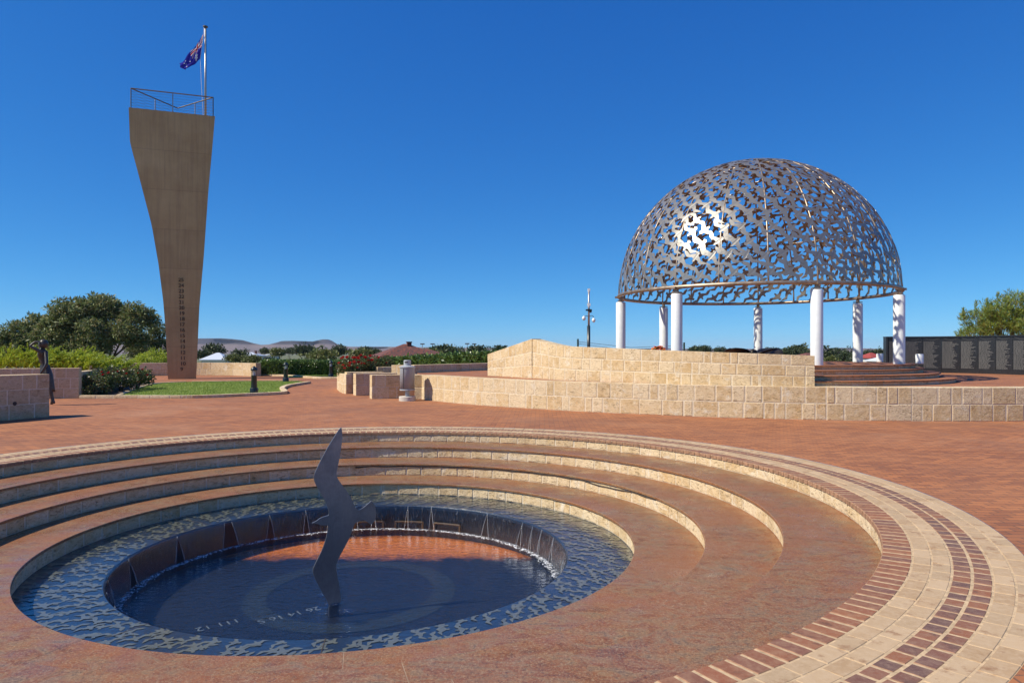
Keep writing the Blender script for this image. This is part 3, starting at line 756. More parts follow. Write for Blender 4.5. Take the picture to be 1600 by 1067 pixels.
for (px, py, top, ln, lab) in ((581, 624.3, 586, 1.75, 'short limestone fin wall just behind the grey litter bin'), (556, 618.2, 583.5, 1.6, 'middle short limestone fin wall, between two others left of the litter bin'), (542, 614.8, 581.5, 1.5, 'short limestone fin wall nearest the red rose bushes, beside the planter kerb')):
    p = P(px, py if px != 581 else 623.4); d = Vector((.94, .34)) if px == 581 else fin_d
    z = EYE - (top - HY) / F * p.y
    wall('fin_wall', lab, [(p.x, p.y), (p.x + d.x * ln, p.y + d.y * ln)], z, .5, 2, .5, group='short fin walls left of the terrace', smooth=False, mat='stone')
a = P(648, 624.2); 
wall('end_pier', 'narrow limestone pier closing the left end of the curved terrace wall', [(a.x, a.y), (a.x + .27, a.y + .02)], .86, .3, 2, .4, smooth=False)
pl = [P(528, 607), P(529.5, 611), P(535, 614), P(541, 615.3)]
wall('planter_kerb', 'curved pale limestone planter edge below the red rose bushes', [(q.x, q.y) for q in [Vector((pl[0].x + .2, pl[0].y + 1.5))] + pl], lambda s: .62 + .15 * min(1, s / 3), .22, 2, .5)
wall('terrace_back_wall', 'low shaded limestone wall along the back of the terrace beneath the hedge', [(-3.9, 28.6), (-2.6, 30.6), (-1.1, 32.9), (.6, 35.4)], 1.13, .3, 1, .55, z0=.5)
wall('terrace_end_wall', 'sunlit limestone stub wall between the bin and the hedge', [(-4.95, 28.9), (-3.95, 28.5)], 1.12, .28, 2, .5, z0=0, smooth=False)
wall('inner_bed_wall', 'low brown limestone wall behind the fin walls beside the roses', [(-5.7, 29.8), (-4.6, 30.4)], 1.02, .28, 2, .5, smooth=False)
wall('round_stone_wall', 'low curved limestone wall behind the foot of the tall stele', [(-28.5, 44.2), (-27, 46.3), (-25, 47.9), (-22.2, 48.9), (-19.6, 48.5), (-17.1, 47.0)], .88, .4, 2, 1.0)
# left side walls
L1a = P(77, 651).to_2d(); L1b = P(0, 657.6).to_2d(); dd = (L1b - L1a).normalized()
def L1(t): q = L1a + dd * t; return (q.x, q.y)
wl, _ = wall('near_stone_wall', 'nearest darker limestone wall with a round drain hole, at the left edge', [L1(7.0), L1(0)], 1.1, .55, 3, .62, mat='stone_dark', smooth=False)
mb = MB(); hp = L1a + dd * .86; nn = Vector((-dd.y, dd.x)); nn = nn if nn.x > 0 else -nn
hp = hp + nn * .017; hz = .40; vs = []
for k in range(16):
    t = 2 * PI * k / 16; vs.append((hp.x + dd.x * .045 * math.cos(t), hp.y + dd.y * .045 * math.cos(t), hz + .045 * math.sin(t)))
for k in range(16):
    t = 2 * PI * k / 16; q = hp - nn * .004; vs.append((q.x + dd.x * .05 * math.cos(t), q.y + dd.y * .05 * math.cos(t), hz + .05 * math.sin(t)))
mb.add(vs, [list(range(16))] + [(k, (k + 1) % 16, 16 + (k + 1) % 16, 16 + k) for k in range(16)]); mb.build('drain_hole', M['gap'], wl)
L2b = P(123, 622); 
wall('rear_stone_wall', 'darker limestone wall behind the bronze statue, holding back bright green juniper', [(L2b.x - 9.5, L2b.y - 3.4), (L2b.x, L2b.y)], 1.08, .45, 3, .62, mat='stone_dark', smooth=False)
wall('bed_back_wall', 'grey shaded stone wall behind the left rose bed, running away from the plaza', [(L2b.x - .25, L2b.y + .5), (-17.2, 29.5), (-18.7, 33)], .93, .3, 2, .6, smooth=True)

# ------------------------------------------------------------------ terrace, podium
w1p = Path(resample(W1, .5)); inner = []
for i, p in enumerate(w1p.p): inner.append((p + w1p.n[i] * -.52))
poly = [(p.x, p.y) for p in inner] + [(27, 26), (33, 34), (30, 43), (8, 43), (3, 39), (.5, 35.6), (-1.2, 33.2), (-3.95, 29.0), (-3.15, 25.3)]
mb = MB(); mb.prism(poly, -.05, .80); tag(mb.build('terrace', M['brick']), kind='structure')
DX, DY, DR = 8.07, 23.67, 4.44; ZR = 3.57; ZP = 1.31
pod = thing('dome_podium', 'round stepped stone podium under the lattice dome', 'podium', (DX, DY, .8))
steps = [(5.85, .80, .93), (5.43, .93, 1.06), (5.02, 1.06, 1.19), (4.80, 1.19, 1.31)]
for k, (r_, z0, z1) in enumerate(steps):
    ring_blocks(r_ - .05, z0, z1 - .03, .42, False, 'step_riser', M['stone'], pod, c=(DX, DY))
    ri = steps[k + 1][0] - .12 if k < 3 else .02
    slab_ring(ri, r_, z1, .03, 22, 'step_tread', pod, c=(DX, DY), out=True, seam=False, mat=M['brick'])

# ------------------------------------------------------------------ dome
dome = thing('lattice_dome', 'open silver dome of linked steel gulls on white columns', 'dome', (DX, DY, ZP))
PH = .0677
for k in range(7):
    a = PH + k * 2 * PI / 7; c = (DX + 4.36 * math.sin(a), DY - 4.36 * math.cos(a), ZP); mb = MB()
    mb.lathe([(.001, 0), (.165, 0), (.165, ZR - ZP - .22), (.15, ZR - ZP - .19), (.001, ZR - ZP - .19)], c, 28)
    co = autosmooth(mb.build('column', M['white'], dome)); mb = MB()
    mb.lathe([(.06, ZR - ZP - .19), (.06, ZR - ZP - .06)], c, 10); mb.box((c[0], c[1], ZR - .15), (.22, .22, .03), a); mb.box((c[0] + .05 * math.sin(a), c[1] - .05 * math.cos(a), ZR - .02), (.14, .3, .06), a)
    mb.build('column_bracket', M['tube'], co)
mb = MB(); mb.tube([(DX + DR * math.sin(2 * PI * i / 96), DY - DR * math.cos(2 * PI * i / 96), ZR) for i in range(96)], .058, 10, closed=True)
mb.build('base_ring', M['tube'], dome, True)
for k in range(21):
    a = PH + (k + .0) * 2 * PI / 21; mb = MB(); pts = []; top = R(86)
    for j in range(25):
        e = top * j / 24; pts.append((DX + (DR - .018) * math.cos(e) * math.sin(a), DY - (DR - .018) * math.cos(e) * math.cos(a), ZR + (DR - .018) * math.sin(e)))
    mb.tube(pts, .027, 7); mb.build('rib', M['tube'], dome, True)
for e in (R(30), R(60), R(84)):
    mb = MB(); rr_ = (DR - .10) * math.cos(e); mb.tube([(DX + rr_ * math.sin(2 * PI * i / 64), DY - rr_ * math.cos(2 * PI * i / 64), ZR + (DR - .10) * math.sin(e)) for i in range(64)], .017, 6, closed=True)
    mb.build('hoop', M['tube'], dome, True)
DC = Vector((DX, DY, ZR)); plates = []
lat = .03
rows = 0
while lat < 1.53:
    cl = math.cos(lat); n = max(4, int(2 * PI * DR * cl / .475)); off = (rows % 2) * .5 + rnd.uniform(-.1, .1)
    for i in range(n):
        a = 2 * PI * (i + off) / n; la = lat + .042 + rnd.uniform(-.012, .012)
        cv = Vector((math.cos(la) * math.sin(a), -math.cos(la) * math.cos(a), math.sin(la)))
        e = Vector((math.cos(a), math.sin(a), 0)); nn = cv.cross(e) * 1.0; nn = -nn if nn.z < 0 else nn
        th = R(42) + rnd.gauss(0, .12) + (.22 * math.sin(a * 2.5 + la * 3)); fl_ = rnd.choice((1, 1, -1)); sc = rnd.uniform(.89, .97)
        cs, sn = math.cos(th) * sc, math.sin(th) * sc; vo = []; vi = []; off_r = .012 * ((i * 2 + rows * 3) % 5) / 5
        for x, y in GS:
            x = x * 1.0 * fl_; u = x * cs - y * sn; v = x * sn + y * cs
            q = cv * DR + e * u + nn * v
            if q.z < 0.0: q.z = 0.0
            q.normalize(); vo.append(DC + q * (DR + off_r)); vi.append(DC + q * (DR + off_r - .007))
        plates.append((a, la, vo, vi, fl_))
    lat += .101; rows += 1
camp = Vector((0, 0, EYE))
plates.sort(key=lambda t: ((sum(t[2], Vector()) / len(GS)) - camp).length)
def plate_add(mb, pl):
    _, _, vo, vi, fl_ = pl; n = len(vo)
    # outward orientation
    c = (vo[GT[0][1]] - vo[GT[0][0]]).cross(vo[GT[0][2]] - vo[GT[0][0]]).dot(vo[GT[0][0]] - DC)
    T = GT if c > 0 else [t[::-1] for t in GT]
    mb.add(vo + vi, list(T) + [tuple(n + i for i in t[::-1]) for t in T] + [(i, (i + 1) % n, n + (i + 1) % n, n + i) for i in range(n)])
rest = MB()
for k, pl in enumerate(plates):
    if k < 100:
        mb = MB(); plate_add(mb, pl); mb.build('gull_plate', M['gull'], dome)
    else: plate_add(rest, pl)
tag(rest.build('gull_plates', M['gull'], dome), kind='stuff')
print('gull plates', len(plates))
# uplights, propeller, wreath on the podium
up = thing('uplight', 'short white uplight at the foot of the far right column, under the dome', 'light', (12.62, 24.15, ZP), 'white uplights beside the dome columns')
mb = MB(); mb.lathe([(.09, 0), (.11, .02), (.11, .26), (.095, .30)], up.location, 18); autosmooth(mb.build('body', M['white'], up))
mb = MB(); mb.lathe([(.095, .30), (.08, .285), (.001, .285)], up.location, 18); mb.build('lens', M['glass'], up)
u2 = copy_tree(up); u2.location = (12.1, 20.9, ZP); u2['label'] = 'short white uplight beside the front right column, before the black wall'
pp = Q(1177, 23.9, 546); prop = thing('ship_propeller', 'dark bronze ship propeller lying flat on a low plinth under the dome', 'propeller', (pp.x, pp.y, ZP))
mb = MB(); mb.lathe([(.001, .0), (.38, 0), (.38, .12), (.30, .16), (.001, .16)], prop.location, 24); mb.build('plinth', M['blackgranite'], prop)
mb = MB(); mb.lathe([(.17, .14), (.16, .34), (.10, .42), (.001, .46)], prop.location, 20); autosmooth(mb.build('hub', M['propbronze'], prop), 50)
for k in range(4):
    a = R(12) + k * PI / 2; mb = MB(); vs = []; nu, nv = 8, 6
    for i in range(nu + 1):
        u = i / nu; rr_ = .12 + .88 * u; wd = .12 + .34 * math.sin(min(1, u * 1.02) * PI * .78) * (1 if u < .97 else .6)
        for j in range(nv + 1):
            v = j / nv - .5; tw_ = R(28) * (1 - u * .6); x, y = rr_, v * wd * 2 * (1 if u < .99 else .5)
            z = .26 + y * math.sin(tw_) + .17 * u * u; vs.append((prop.location.x + x * math.cos(a) - y * math.sin(a), prop.location.y + x * math.sin(a) + y * math.cos(a), prop.location.z + z))
    m_ = nv + 1; top_ = [(i * m_ + j, (i + 1) * m_ + j, (i + 1) * m_ + j + 1, i * m_ + j + 1) for i in range(nu) for j in range(nv)]
    mb.add(vs, top_); o = mb.build('blade', M['propbronze'], prop, True); md = o.modifiers.new('s', 'SOLIDIFY'); md.thickness = .03; md.offset = 0
wp = Q(1029, 26.4, 540); wr = thing('flower_wreath', 'orange and red flower wreath leaning behind the parapet by a column', 'wreath', (wp.x, wp.y, ZP))
fol = MB(); pet = MB(); redp = MB()
for k in range(150):
    t = rnd.uniform(0, 2 * PI); q = rnd.gauss(0, .05); c = Vector((wp.x + (.21 + q) * math.cos(t), wp.y + rnd.uniform(-.06, .04), ZP + .30 + (.21 + q) * math.sin(t)))
    s_ = rnd.uniform(.03, .05); (redp if rnd.random() < .4 else pet).lathe([(.001, -s_ * .5), (s_, 0), (s_ * .7, s_ * .4), (.001, s_ * .3)], c, 7)
fol.tube([(wp.x + .21 * math.cos(2 * PI * i / 24), wp.y + .02, ZP + .30 + .21 * math.sin(2 * PI * i / 24)) for i in range(24)], .06, 8, closed=True)
fol.build('leaf_ring', M['leaf_hedge'], wr, True); pet.build('orange_flowers', M['wreath'], wr); redp.build('red_flowers', M['wreathred'], wr)
for s_ in (-.12, .12):
    mb = MB(); mb.tube([(wp.x + s_, wp.y - .05, ZP), (wp.x + s_ * .5, wp.y + .08, ZP + .55)], .008, 6); mb.build('easel_leg', M['rail'], wr)

# ------------------------------------------------------------------ wall of names
BW = resample([(15.67, 29.5), (17.08, 29.3), (18.1, 28.62), (18.72, 27.55), (19.1, 26.5), (19.6, 25.2), (20.3, 23.8), (21.5, 22)], .05); bp = Path(BW)
bwt = thing('wall_of_names', 'long black granite wall engraved with columns of names', 'memorial wall', (17.0, 29.3, .8))
def bpt(s, d, z): p, n_ = bp.at(s); q = p + n_ * d; return (q.x, q.y, z)
mb = MB(); ZT = 2.30
def strip(mb, s0, s1, d0, d1, z0, z1, sub=6, mi=0):
    vs = []
    for q in range(sub + 1):
        s_ = s0 + (s1 - s0) * q / sub
        for d, z in ((d0, z0), (d0, z1), (d1, z1), (d1, z0)): vs.append(bpt(s_, d, z))
    fs = []
    for q in range(sub):
        for k in range(4): fs.append((q * 4 + k, q * 4 + 4 + k, q * 4 + 4 + (k + 1) % 4, q * 4 + (k + 1) % 4))
    fs += [(0, 1, 2, 3), (sub * 4 + 3, sub * 4 + 2, sub * 4 + 1, sub * 4)]; mb.add(vs, fs, mi)
cp = MB(); strip(cp, 0, bp.L, .05, -.3, ZT - .05, ZT, 60); strip(cp, 0, .08, .03, -.28, .8, ZT - .05, 2)
cp.build('coping', M['blackgranite'], bwt)
cp = MB(); strip(cp, 0, bp.L, .045, -.28, .78, .92, 60); cp.build('plinth', M['blackgranite'], bwt)
s = .1; pw = .67; k = 0
while s + pw < bp.L:
    mb = MB(); strip(mb, s + .004, s + pw - .004, .012, -.25, .92, ZT - .05, 4); pn = mb.build('name_panel', M['blackgranite'], bwt)
    tx = MB(); z = ZT - .24
    while z > 1.0:
        q = s + .03; end = s + rnd.uniform(.34, .50) + (.1 if rnd.random() < .15 else 0)
        while q < end:
            l_ = rnd.uniform(.05, .14); l_ = min(l_, end - q + .02)
            vs = [bpt(q, .0155, z), bpt(q + l_, .0155, z), bpt(q + l_, .0155, z + .018), bpt(q, .0155, z + .018)]; tx.add(vs, [(0, 1, 2, 3)]); q += l_ + .014
        z -= .0365
    pts = [bpt(s + pw * (.1 + .8 * j / 10), .017, ZT - .08 - .07 * math.sin(PI * j / 10)) for j in range(11)]; tx.tube(pts, .004, 4)
    tx.build('engraved_names', M['namepaint'], pn); s += pw; k += 1

# ------------------------------------------------------------------ stele
SY = 42.5
Lx = [(168, 201), (222, 203), (240, 207.5), (262, 213.5), (308, 225.5), (352, 237), (412, 247.5), (470, 255), (520, 259), (592, 262.5)]
Rx = [(182, 336), (240, 331), (300, 325.5), (400, 318.5), (480, 311.5), (592, 306.5)]
def interp(t, y):
    for (a, xa), (b, xb) in zip(t, t[1:]):
        if y <= b: return xa + (xb - xa) * (y - a) / (b - a)
    return t[-1][1]
rot = R(20); cxs = Q(285, SY, 592).x
st = thing('stele', 'tall rust brown steel stele shaped like a ship bow, with draught marks', 'monument', (cxs, SY, 0))
def face_pt(px, py):                                # pixel on the tilted front plane through (cxs, SY): left side is nearer
    k = (px - 800) / F; t = math.tan(rot)           # Y = SY + (X - cxs) * t
    Y = (SY - cxs * t) / (1 - k * t); return Vector((k * Y, Y, EYE + (HY - py) / F * Y))
nf = Vector((math.sin(rot), -math.cos(rot), 0))
mb = MB(); lv = [i / 40 for i in range(41)]; vs = []
for t in lv:
    yl = 168 + (592 - 168) * t; yr = 182 + (592 - 182) * t
    a = face_pt(interp(Lx, yl), yl); b = face_pt(interp(Rx, yr), yr)
    if t == 1: a.z = b.z = -.02
    wv = (b - a).length; c = (a + b) / 2 + Vector((0, 0, 0)) - nf * (.62 * wv + .1)
    vs += [a, b, c]
fs = []
for i in range(40):
    A, B = i * 3, i * 3 + 3
    fs += [(A, B, B + 1, A + 1), (A + 1, B + 1, B + 2, A + 2), (A + 2, B + 2, B, A)]
fs.append((0, 1, 2)); mb.add(vs, fs); mb.build('hull_plate', M['corten'], st)
tl, trr = vs[0].copy(), vs[1].copy(); ap = vs[2].copy(); ap.z = (tl.z + trr.z) / 2
mrot = Matrix.Rotation(rot, 4, 'Z') @ Matrix.Rotation(PI / 2, 4, 'X')
for k in range(17):
    p = face_pt(278.5 + k * .20, 440 + k * 8.72) + nf * .012
    text_obj(str(25 - k), .31, 'draught_mark', M['plate_dark'], st, Matrix.Translation(p) @ mrot, .02)
RH = 1.15
def rail_line(name, a, b, n, posts=True):
    mb = MB(); mb.tube([a + Vector((0, 0, RH)), b + Vector((0, 0, RH))], .035, 6)
    o = mb.build(name, M['rail'], st)
    mb = MB()
    for q in range(1, 7): mb.tube([a + Vector((0, 0, RH * q / 7)), b + Vector((0, 0, RH * q / 7))], .006, 4)
    mb.build('rail_wire', M['rail'], o)
    for q in range(n + 1):
        if q == n and not posts: continue
        p = a.lerp(b, q / n); mb = MB(); mb.tube([p, p + Vector((0, 0, RH))], .03, 6); mb.build('rail_post', M['polemetal'], o)
ins = lambda p, c: p + (c - p).normalized() * .12
cen = (tl + trr + ap) / 3
A, B, C_ = ins(tl, cen), ins(trr, cen), ins(ap, cen); A.z, B.z, C_.z = tl.z, trr.z, ap.z
rail_line('front_rail', A, B, 2); rail_line('side_rail', A, C_, 2, False); rail_line('side_rail', B, C_, 2, False)
fpb = Q(321, SY + 2.2, 175); fpb.z = trr.z - .6; ftop = Q(321, SY + 2.2, 43).z
fp = thing('flagpole', 'slim grey flagpole rising from the top of the stele', 'flagpole', fpb)
mb = MB(); mb.tube([fpb, (fpb.x, fpb.y, ftop)], [.075, .06], 12); mb.build('pole', M['polemetal'], fp, True)
mb = MB(); mb.lathe([(.001, 0), (.15, 0), (.15, .06), (.001, .09)], (fpb.x, fpb.y, ftop), 14); mb.build('cap', M['rail'], fp)
mb = MB(); hy = fpb.y - .1
mb.tube([(fpb.x - .07, hy, ftop - .05), Q(318.2, hy, 52), Q(313, hy, 90), Q(314.5, hy, 130), (fpb.x - .09, hy, fpb.z + 1)], .012, 4); mb.build('halyard', M['flag_white'], fp)
fo = MB(); NU, NV = 96, 48; vs = []
h0, h1 = Q(318, hy, 53), Q(311.6, hy, 92)           # hoist edge
f0, f1 = Q(279, hy, 100), Q(287, hy, 111)           # fly edge
for i in range(NU + 1):
    u = i / NU
    for j in range(NV + 1):
        v = j / NV
        top_ = h0.lerp(f0, u) + Vector((0, 0, -.22 * math.sin(PI * u))); bot = h1.lerp(f1, u) + Vector((.05, 0, -.05 * math.sin(PI * u)))
        p = top_.lerp(bot, v); p.y += .10 * math.sin(u * 9 + v * 4) * (.15 + u) + .04 * math.sin(v * 9 - u * 5)
        p.x += .05 * math.sin(v * 8 + u * 6) * u; p.z += .05 * math.sin(u * 14 + v * 7) * u
        vs.append(p)
def star(x, y, cx_, cy_, r_, n, inner=.45):
    dx, dy = x - cx_, y - cy_; d = math.hypot(dx, dy); a = math.atan2(dx, dy) % (2 * PI / n); a = min(a, 2 * PI / n - a); h = PI / n
    p0 = (r_, 0); p1 = (r_ * inner * math.cos(h), r_ * inner * math.sin(h)); px_, py_ = d * math.cos(a), d * math.sin(a)
    return (p1[0] - p0[0]) * (py_ - p0[1]) - (p1[1] - p0[1]) * (px_ - p0[0]) > 0
def flagcol(u, v):                                  # u along the fly 0..2, v down 0..1
    if u < 1 and v < .5:
        x, y = u * 60, v * 60; cx_, cy_ = 30, 15; dx, dy = abs(x - cx_), abs(y - cy_)
        if dx < 3 or dy < 3: return 2
        if dx < 5 or dy < 5: return 1
        d1 = abs((x - cx_) * 1 - (y - cy_) * 2) / math.sqrt(5); d2 = abs((x - cx_) + (y - cy_) * 2) / math.sqrt(5); d = min(d1, d2)
        if d < 1: return 2
        if d < 3: return 1
        return 0
    if star(u, v, .5, .75, .21, 7): return 1
    for cx_, cy_, r_ in ((1.5, .83, .072), (1.25, .44, .072), (1.5, .17, .072), (1.72, .37, .072)):
        if star(u, v, cx_, cy_, r_, 7): return 1
    return 1 if star(u, v, 1.6, .52, .042, 5) else 0
for i in range(NU):
    for j in range(NV):
        pass
fo.add(vs, [])
for i in range(NU):
    for j in range(NV):
        a = i * (NV + 1) + j; fo.f.append([a, a + 1, a + NV + 2, a + NV + 1]); fo.m.append(flagcol(2 * (i + .5) / NU, (j + .5) / NV))
o = tag(fo.build('flag', [M['flag_blue'], M['flag_white'], M['flag_red']], None, True), 'blue national flag with white stars and a Union Jack corner, drooping from the flagpole', 'flag')

# ------------------------------------------------------------------ bollards, bin, poles
def bollard(loc):
    t = thing('lamp_bollard', '', 'bollard', loc, 'dark lamp bollards beside the lawns'); x = Vector(loc)
    mb = MB(); mb.box(x + Vector((0, 0, .015)), (.34, .34, .03)); mb.lathe([(.16, .03), (.16, .20), (.145, .235), (.115, .25)], x, 20)
    for a in range(4): mb.box(x + Vector((.14 * (1 if a % 2 else -1), .14 * (1 if a > 1 else -1), .04)), (.03, .03, .03))
    autosmooth(mb.build('base', M['bollard'], t))
    mb = MB(); mb.lathe([(.118, .245), (.104, .70), (.112, .715), (.112, .735)], x, 20); autosmooth(mb.build('post', M['bollard'], t))
    mb = MB(); mb.lathe([(.075, .735), (.075, .93)], x, 16); mb.build('lantern_glass', M['glass'], t, True)
    mb = MB()
    for k in range(6): a = k * PI / 3 + .2; mb.box(x + Vector((.098 * math.cos(a), .098 * math.sin(a), .83)), (.018, .012, .20), a)
    mb.build('lantern_bars', M['bollard'], t)
    mb = MB(); mb.lathe([(.07, .925), (.128, .925), (.132, .945), (.118, 1.0), (.085, 1.045), (.045, 1.07), (.02, 1.10), (.001, 1.105)], x, 20); autosmooth(mb.build('cap', M['bollard'], t)); return t
b0 = bollard(P(397, 615.5)); b0['label'] = 'nearest dark lamp bollard, on the front edge of the lawn'
for px, py, lab in ((446.5, 597.5, 'middle dark lamp bollard, between the lawn and the hedge'), (517, 590.5, 'farthest dark lamp bollard, standing on grass next to red roses')):
    c = copy_tree(b0); c.location = P(px, py); c['label'] = lab
bl = P(636.5, 626); bn = thing('litter_bin', 'grey perforated steel litter bin on a white round base', 'litter bin', bl); 
mb = MB(); mb.lathe([(.001, 0), (.285, 0), (.285, .14), (.27, .155), (.001, .155)], bl, 28); autosmooth(mb.build('base', M['concrete'], bn))
mb = MB(); mb.lathe([(.075, .155), (.075, .42)], bl, 16); mb.build('post', M['greysteel'], bn, True)
mb = MB(); nn_ = 36; mb.lathe([(.001, .40), (.25, .40), (.25, 1.13)], bl, nn_); o = mb.build('drum', M['drum'], bn, True)
uv = o.data.uv_layers.new(name='uv')
for pol in o.data.polygons:
    for li in pol.loop_indices:
        v = o.data.vertices[o.data.loops[li].vertex_index].co; a = math.atan2(v.y, v.x)
        c_ = pol.center; 
        if abs(a - math.atan2(c_.y, c_.x)) > PI: a += 2 * PI if a < 0 else -2 * PI
        uv.data[li].uv = (a * .25 / .03, v.z / .03)
mb = MB(); mb.lathe([(.26, .40), (.262, .36), (.24, .36)], bl, 36); mb.lathe([(.24, 1.13), (.275, 1.13), (.275, 1.165), (.10, 1.21), (.001, 1.21)], bl, 36); autosmooth(mb.build('lid', M['greysteel'], bn))
mb = MB(); mb.lathe([(.125, 1.20), (.125, 1.37), (.11, 1.385), (.001, 1.385)], bl, 20); ah = autosmooth(mb.build('ash_head', M['greysteel'], bn))
mb = MB(); mb.box(bl + Vector((-.02, -.123, 1.32)), (.11, .012, .035)); mb.build('ash_slot', M['gap'], ah)
mb = MB(); mb.box(bl + Vector((-.10, -.235, .76)), (.014, .02, .70), -.4); mb.build('door_seam', M['rail'], bn)

py_ = 40.0; pb = Q(920, py_, 560); pz = lambda y: EYE + (HY - y) / F * py_
cp_ = thing('camera_lamp_pole', 'tall thin pole with two hanging white lamps and camera domes, above the parapet', 'pole', (pb.x, py_, .8)); X = pb.x
mb = MB(); mb.tube([(X, py_, .0), (X, py_, pz(509))], .085, 10); mb.tube([(X - .05, py_, .0), (X - .05, py_, pz(509))], .05, 8); mb.build('lower_mast', M['bollard'], cp_, True)
mb = MB(); mb.tube([(X, py_, pz(509)), (X, py_, pz(453))], [.06, .045], 10); mb.build('upper_mast', M['polemetal'], cp_, True)
for s_, zz in ((-1, 497), (1, 500)):
    xo = X + s_ * .28; mb = MB(); mb.tube([(X, py_, pz(495)), (X + s_ * .14, py_, pz(493.2)), (xo - s_ * .03, py_, pz(494)), (xo, py_, pz(497))], .018, 6); am = mb.build('lamp_arm', M['rail'], cp_, True)
    mb = MB(); z = pz(zz); mb.lathe([(.03, .12), (.10, .04), (.105, -.04), (.06, -.12), (.001, -.14)], (xo, py_, z), 14); mb.build('hanging_lamp', M['white'], am, True)
for y_, sx, mt in ((476, .17, 'white'), (484.5, .12, 'bollard'), (453, .13, 'white')):
    mb = MB(); mb.box((X, py_ - .03, pz(y_)), (sx, .14, .14)); mb.lathe([(.07, 0), (.06, -.08), (.001, -.11)], (X + (.1 if mt == 'bollard' else 0), py_ - .05, pz(y_) - .05), 12)
    if mt == 'bollard': mb.box((X - .12, py_, pz(y_)), (.10, .10, .09)); mb.box((X + .12, py_, pz(y_)), (.10, .10, .09))
    mb.build('camera_housing', M[mt], cp_)
fx = thing('wire_fence', 'thin wire fence with two dark green posts beyond the parapet', 'fence', (Q(903, 38, 560).x, 38, .6))
for px in (903, 1069, 1345):
    if px == 1345: continue
    a = Q(px, 38, 529.5 if px == 903 else 535); mb = MB(); mb.tube([(a.x, 38, .3), (a.x, 38, a.z)], .05, 8); mb.build('post', M['greenpost'], fx)
for dz in (.25, .42):
    a = Q(903, 38, 529.5); b = Q(1069, 38, 535); mb = MB(); mb.tube([(a.x, 38, a.z - dz * .6), (a.lerp(b, .5).x, 38, a.lerp(b, .5).z - dz - .12), (b.x, 38, b.z - dz * .6)], .010, 4); mb.build('wire', M['blackcable'], fx)
for k, (px, py, lab) in enumerate(((660, 537.5, 'faint floodlight mast standing above the terracotta roof'), (676, 537.5, 'second faint floodlight mast, just right of the terracotta roof'), (730, 537, 'faint floodlight mast beyond the middle of the hedge'), (741, 537.5, 'rightmost faint floodlight mast, left of the wing wall'))):
    Y = 420; a = Q(px, Y, py); t = thing('floodlight_mast', lab, 'mast', (a.x, Y, -8), 'floodlight masts beyond the hedge')
    mb = MB(); mb.tube([(a.x, Y, -9), (a.x, Y, a.z)], .22, 6); mb.build('mast', M['polemetal'], t); mb = MB(); mb.box((a.x, Y, a.z), (2.6, .5, .7)); mb.build('lamp_bank', M['rail'], t)

# ------------------------------------------------------------------ lawns, kerbs, beds
def poly_px(pts, z): return [tuple(P(x, y, 0).xy) for x, y in pts]
def lawn(name, pts):
    pl = [Vector(p) for p in poly_px(pts, 0)]; n = len(pl); mb = MB(); mb.prism([(p.x, p.y) for p in (pl if sum((pl[i].x * pl[(i + 1) % n].y - pl[(i + 1) % n].x * pl[i].y) for i in range(n)) > 0 else pl[::-1])], -.02, .045)
    tag(mb.build(name, M['lawn']), kind='structure'); return pl
lawnA = lawn('lawn', [(192, 619.5), (214, 609.5), (236, 603), (254, 600), (300, 598), (360, 597.2), (420, 596.6), (468, 596.8), (482, 598.6), (455, 603.5), (443, 608.5), (444, 613), (430, 615.5), (380, 618), (300, 620.5)])
lawnB = lawn('lawn', [(432, 585.2), (470, 583.6), (545, 583.6), (543, 589), (530, 591.6), (470, 590.2), (452, 589.2)])
def inpoly(p, pl):
    c = False; n = len(pl)
    for i in range(n):
        a, b = pl[i], pl[(i + 1) % n]
        if (a.y > p[1]) != (b.y > p[1]) and p[0] < (b.x - a.x) * (p[1] - a.y) / (b.y - a.y) + a.x: c = not c
    return c
def blades(pl, n):
    xs = [p.x for p in pl]; ys = [p.y for p in pl]; mb = MB()
    k = 0
    while k < n:
        p = (rnd.uniform(min(xs), max(xs)), rnd.uniform(min(ys), max(ys)))
        if not inpoly(p, pl): continue
        k += 1; a = rnd.uniform(0, 6.28); h = rnd.uniform(.015, .05); w_ = .012; lx, ly = rnd.gauss(0, .02), rnd.gauss(0, .02)
        mb.add([(p[0] - w_ * math.cos(a), p[1] - w_ * math.sin(a), .044), (p[0] + w_ * math.cos(a), p[1] + w_ * math.sin(a), .044), (p[0] + lx, p[1] + ly, .045 + h)], [(0, 1, 2)])
    return mb
tag(blades(lawnA, 26000).build('grass', M['blade']), kind='stuff'); tag(blades(lawnB, 9000).build('grass', M['blade']), kind='stuff')
def kerb(name, label, pts, h=.11, T=.2):
    wall(name, label, pts, h, T, 1, .75, cat='kerb', step=.2)
K = lambda l: [tuple(P(x, y).xy) for x, y in l]
kerb('stone_kerb', 'rough limestone kerb along the front of the lawn, curling round its right end', K([(124, 622.5), (195, 622.6), (300, 622.4), (380, 619.3), (430, 617), (449, 614.6), (444.5, 609), (455, 604.2), (486, 599)]))
kerb('bed_kerb', 'thin limestone kerb between the rose bed and the lawn', K([(188, 620), (212, 609.8), (234, 603), (252, 600), (292, 598)]), .08, .14)
kerb('back_kerb', 'straight limestone kerb along the back of the lawn', K([(300, 597.6), (385, 596.4), (466, 596)]), .07, .14)
kerb('far_kerb', 'pale limestone kerb in front of the dark hedge and second lawn', K([(404, 587.3), (452, 588.6), (490, 591.5), (528, 592)]), .12, .25)
mb = MB(); pl = K([(124, 621), (190, 619.4), (214, 609), (236, 602.4), (250, 599.6), (205, 598), (150, 603)]); mb.prism(pl, -.02, .04); tag(mb.build('rose_bed_soil', M['soil']), kind='structure')
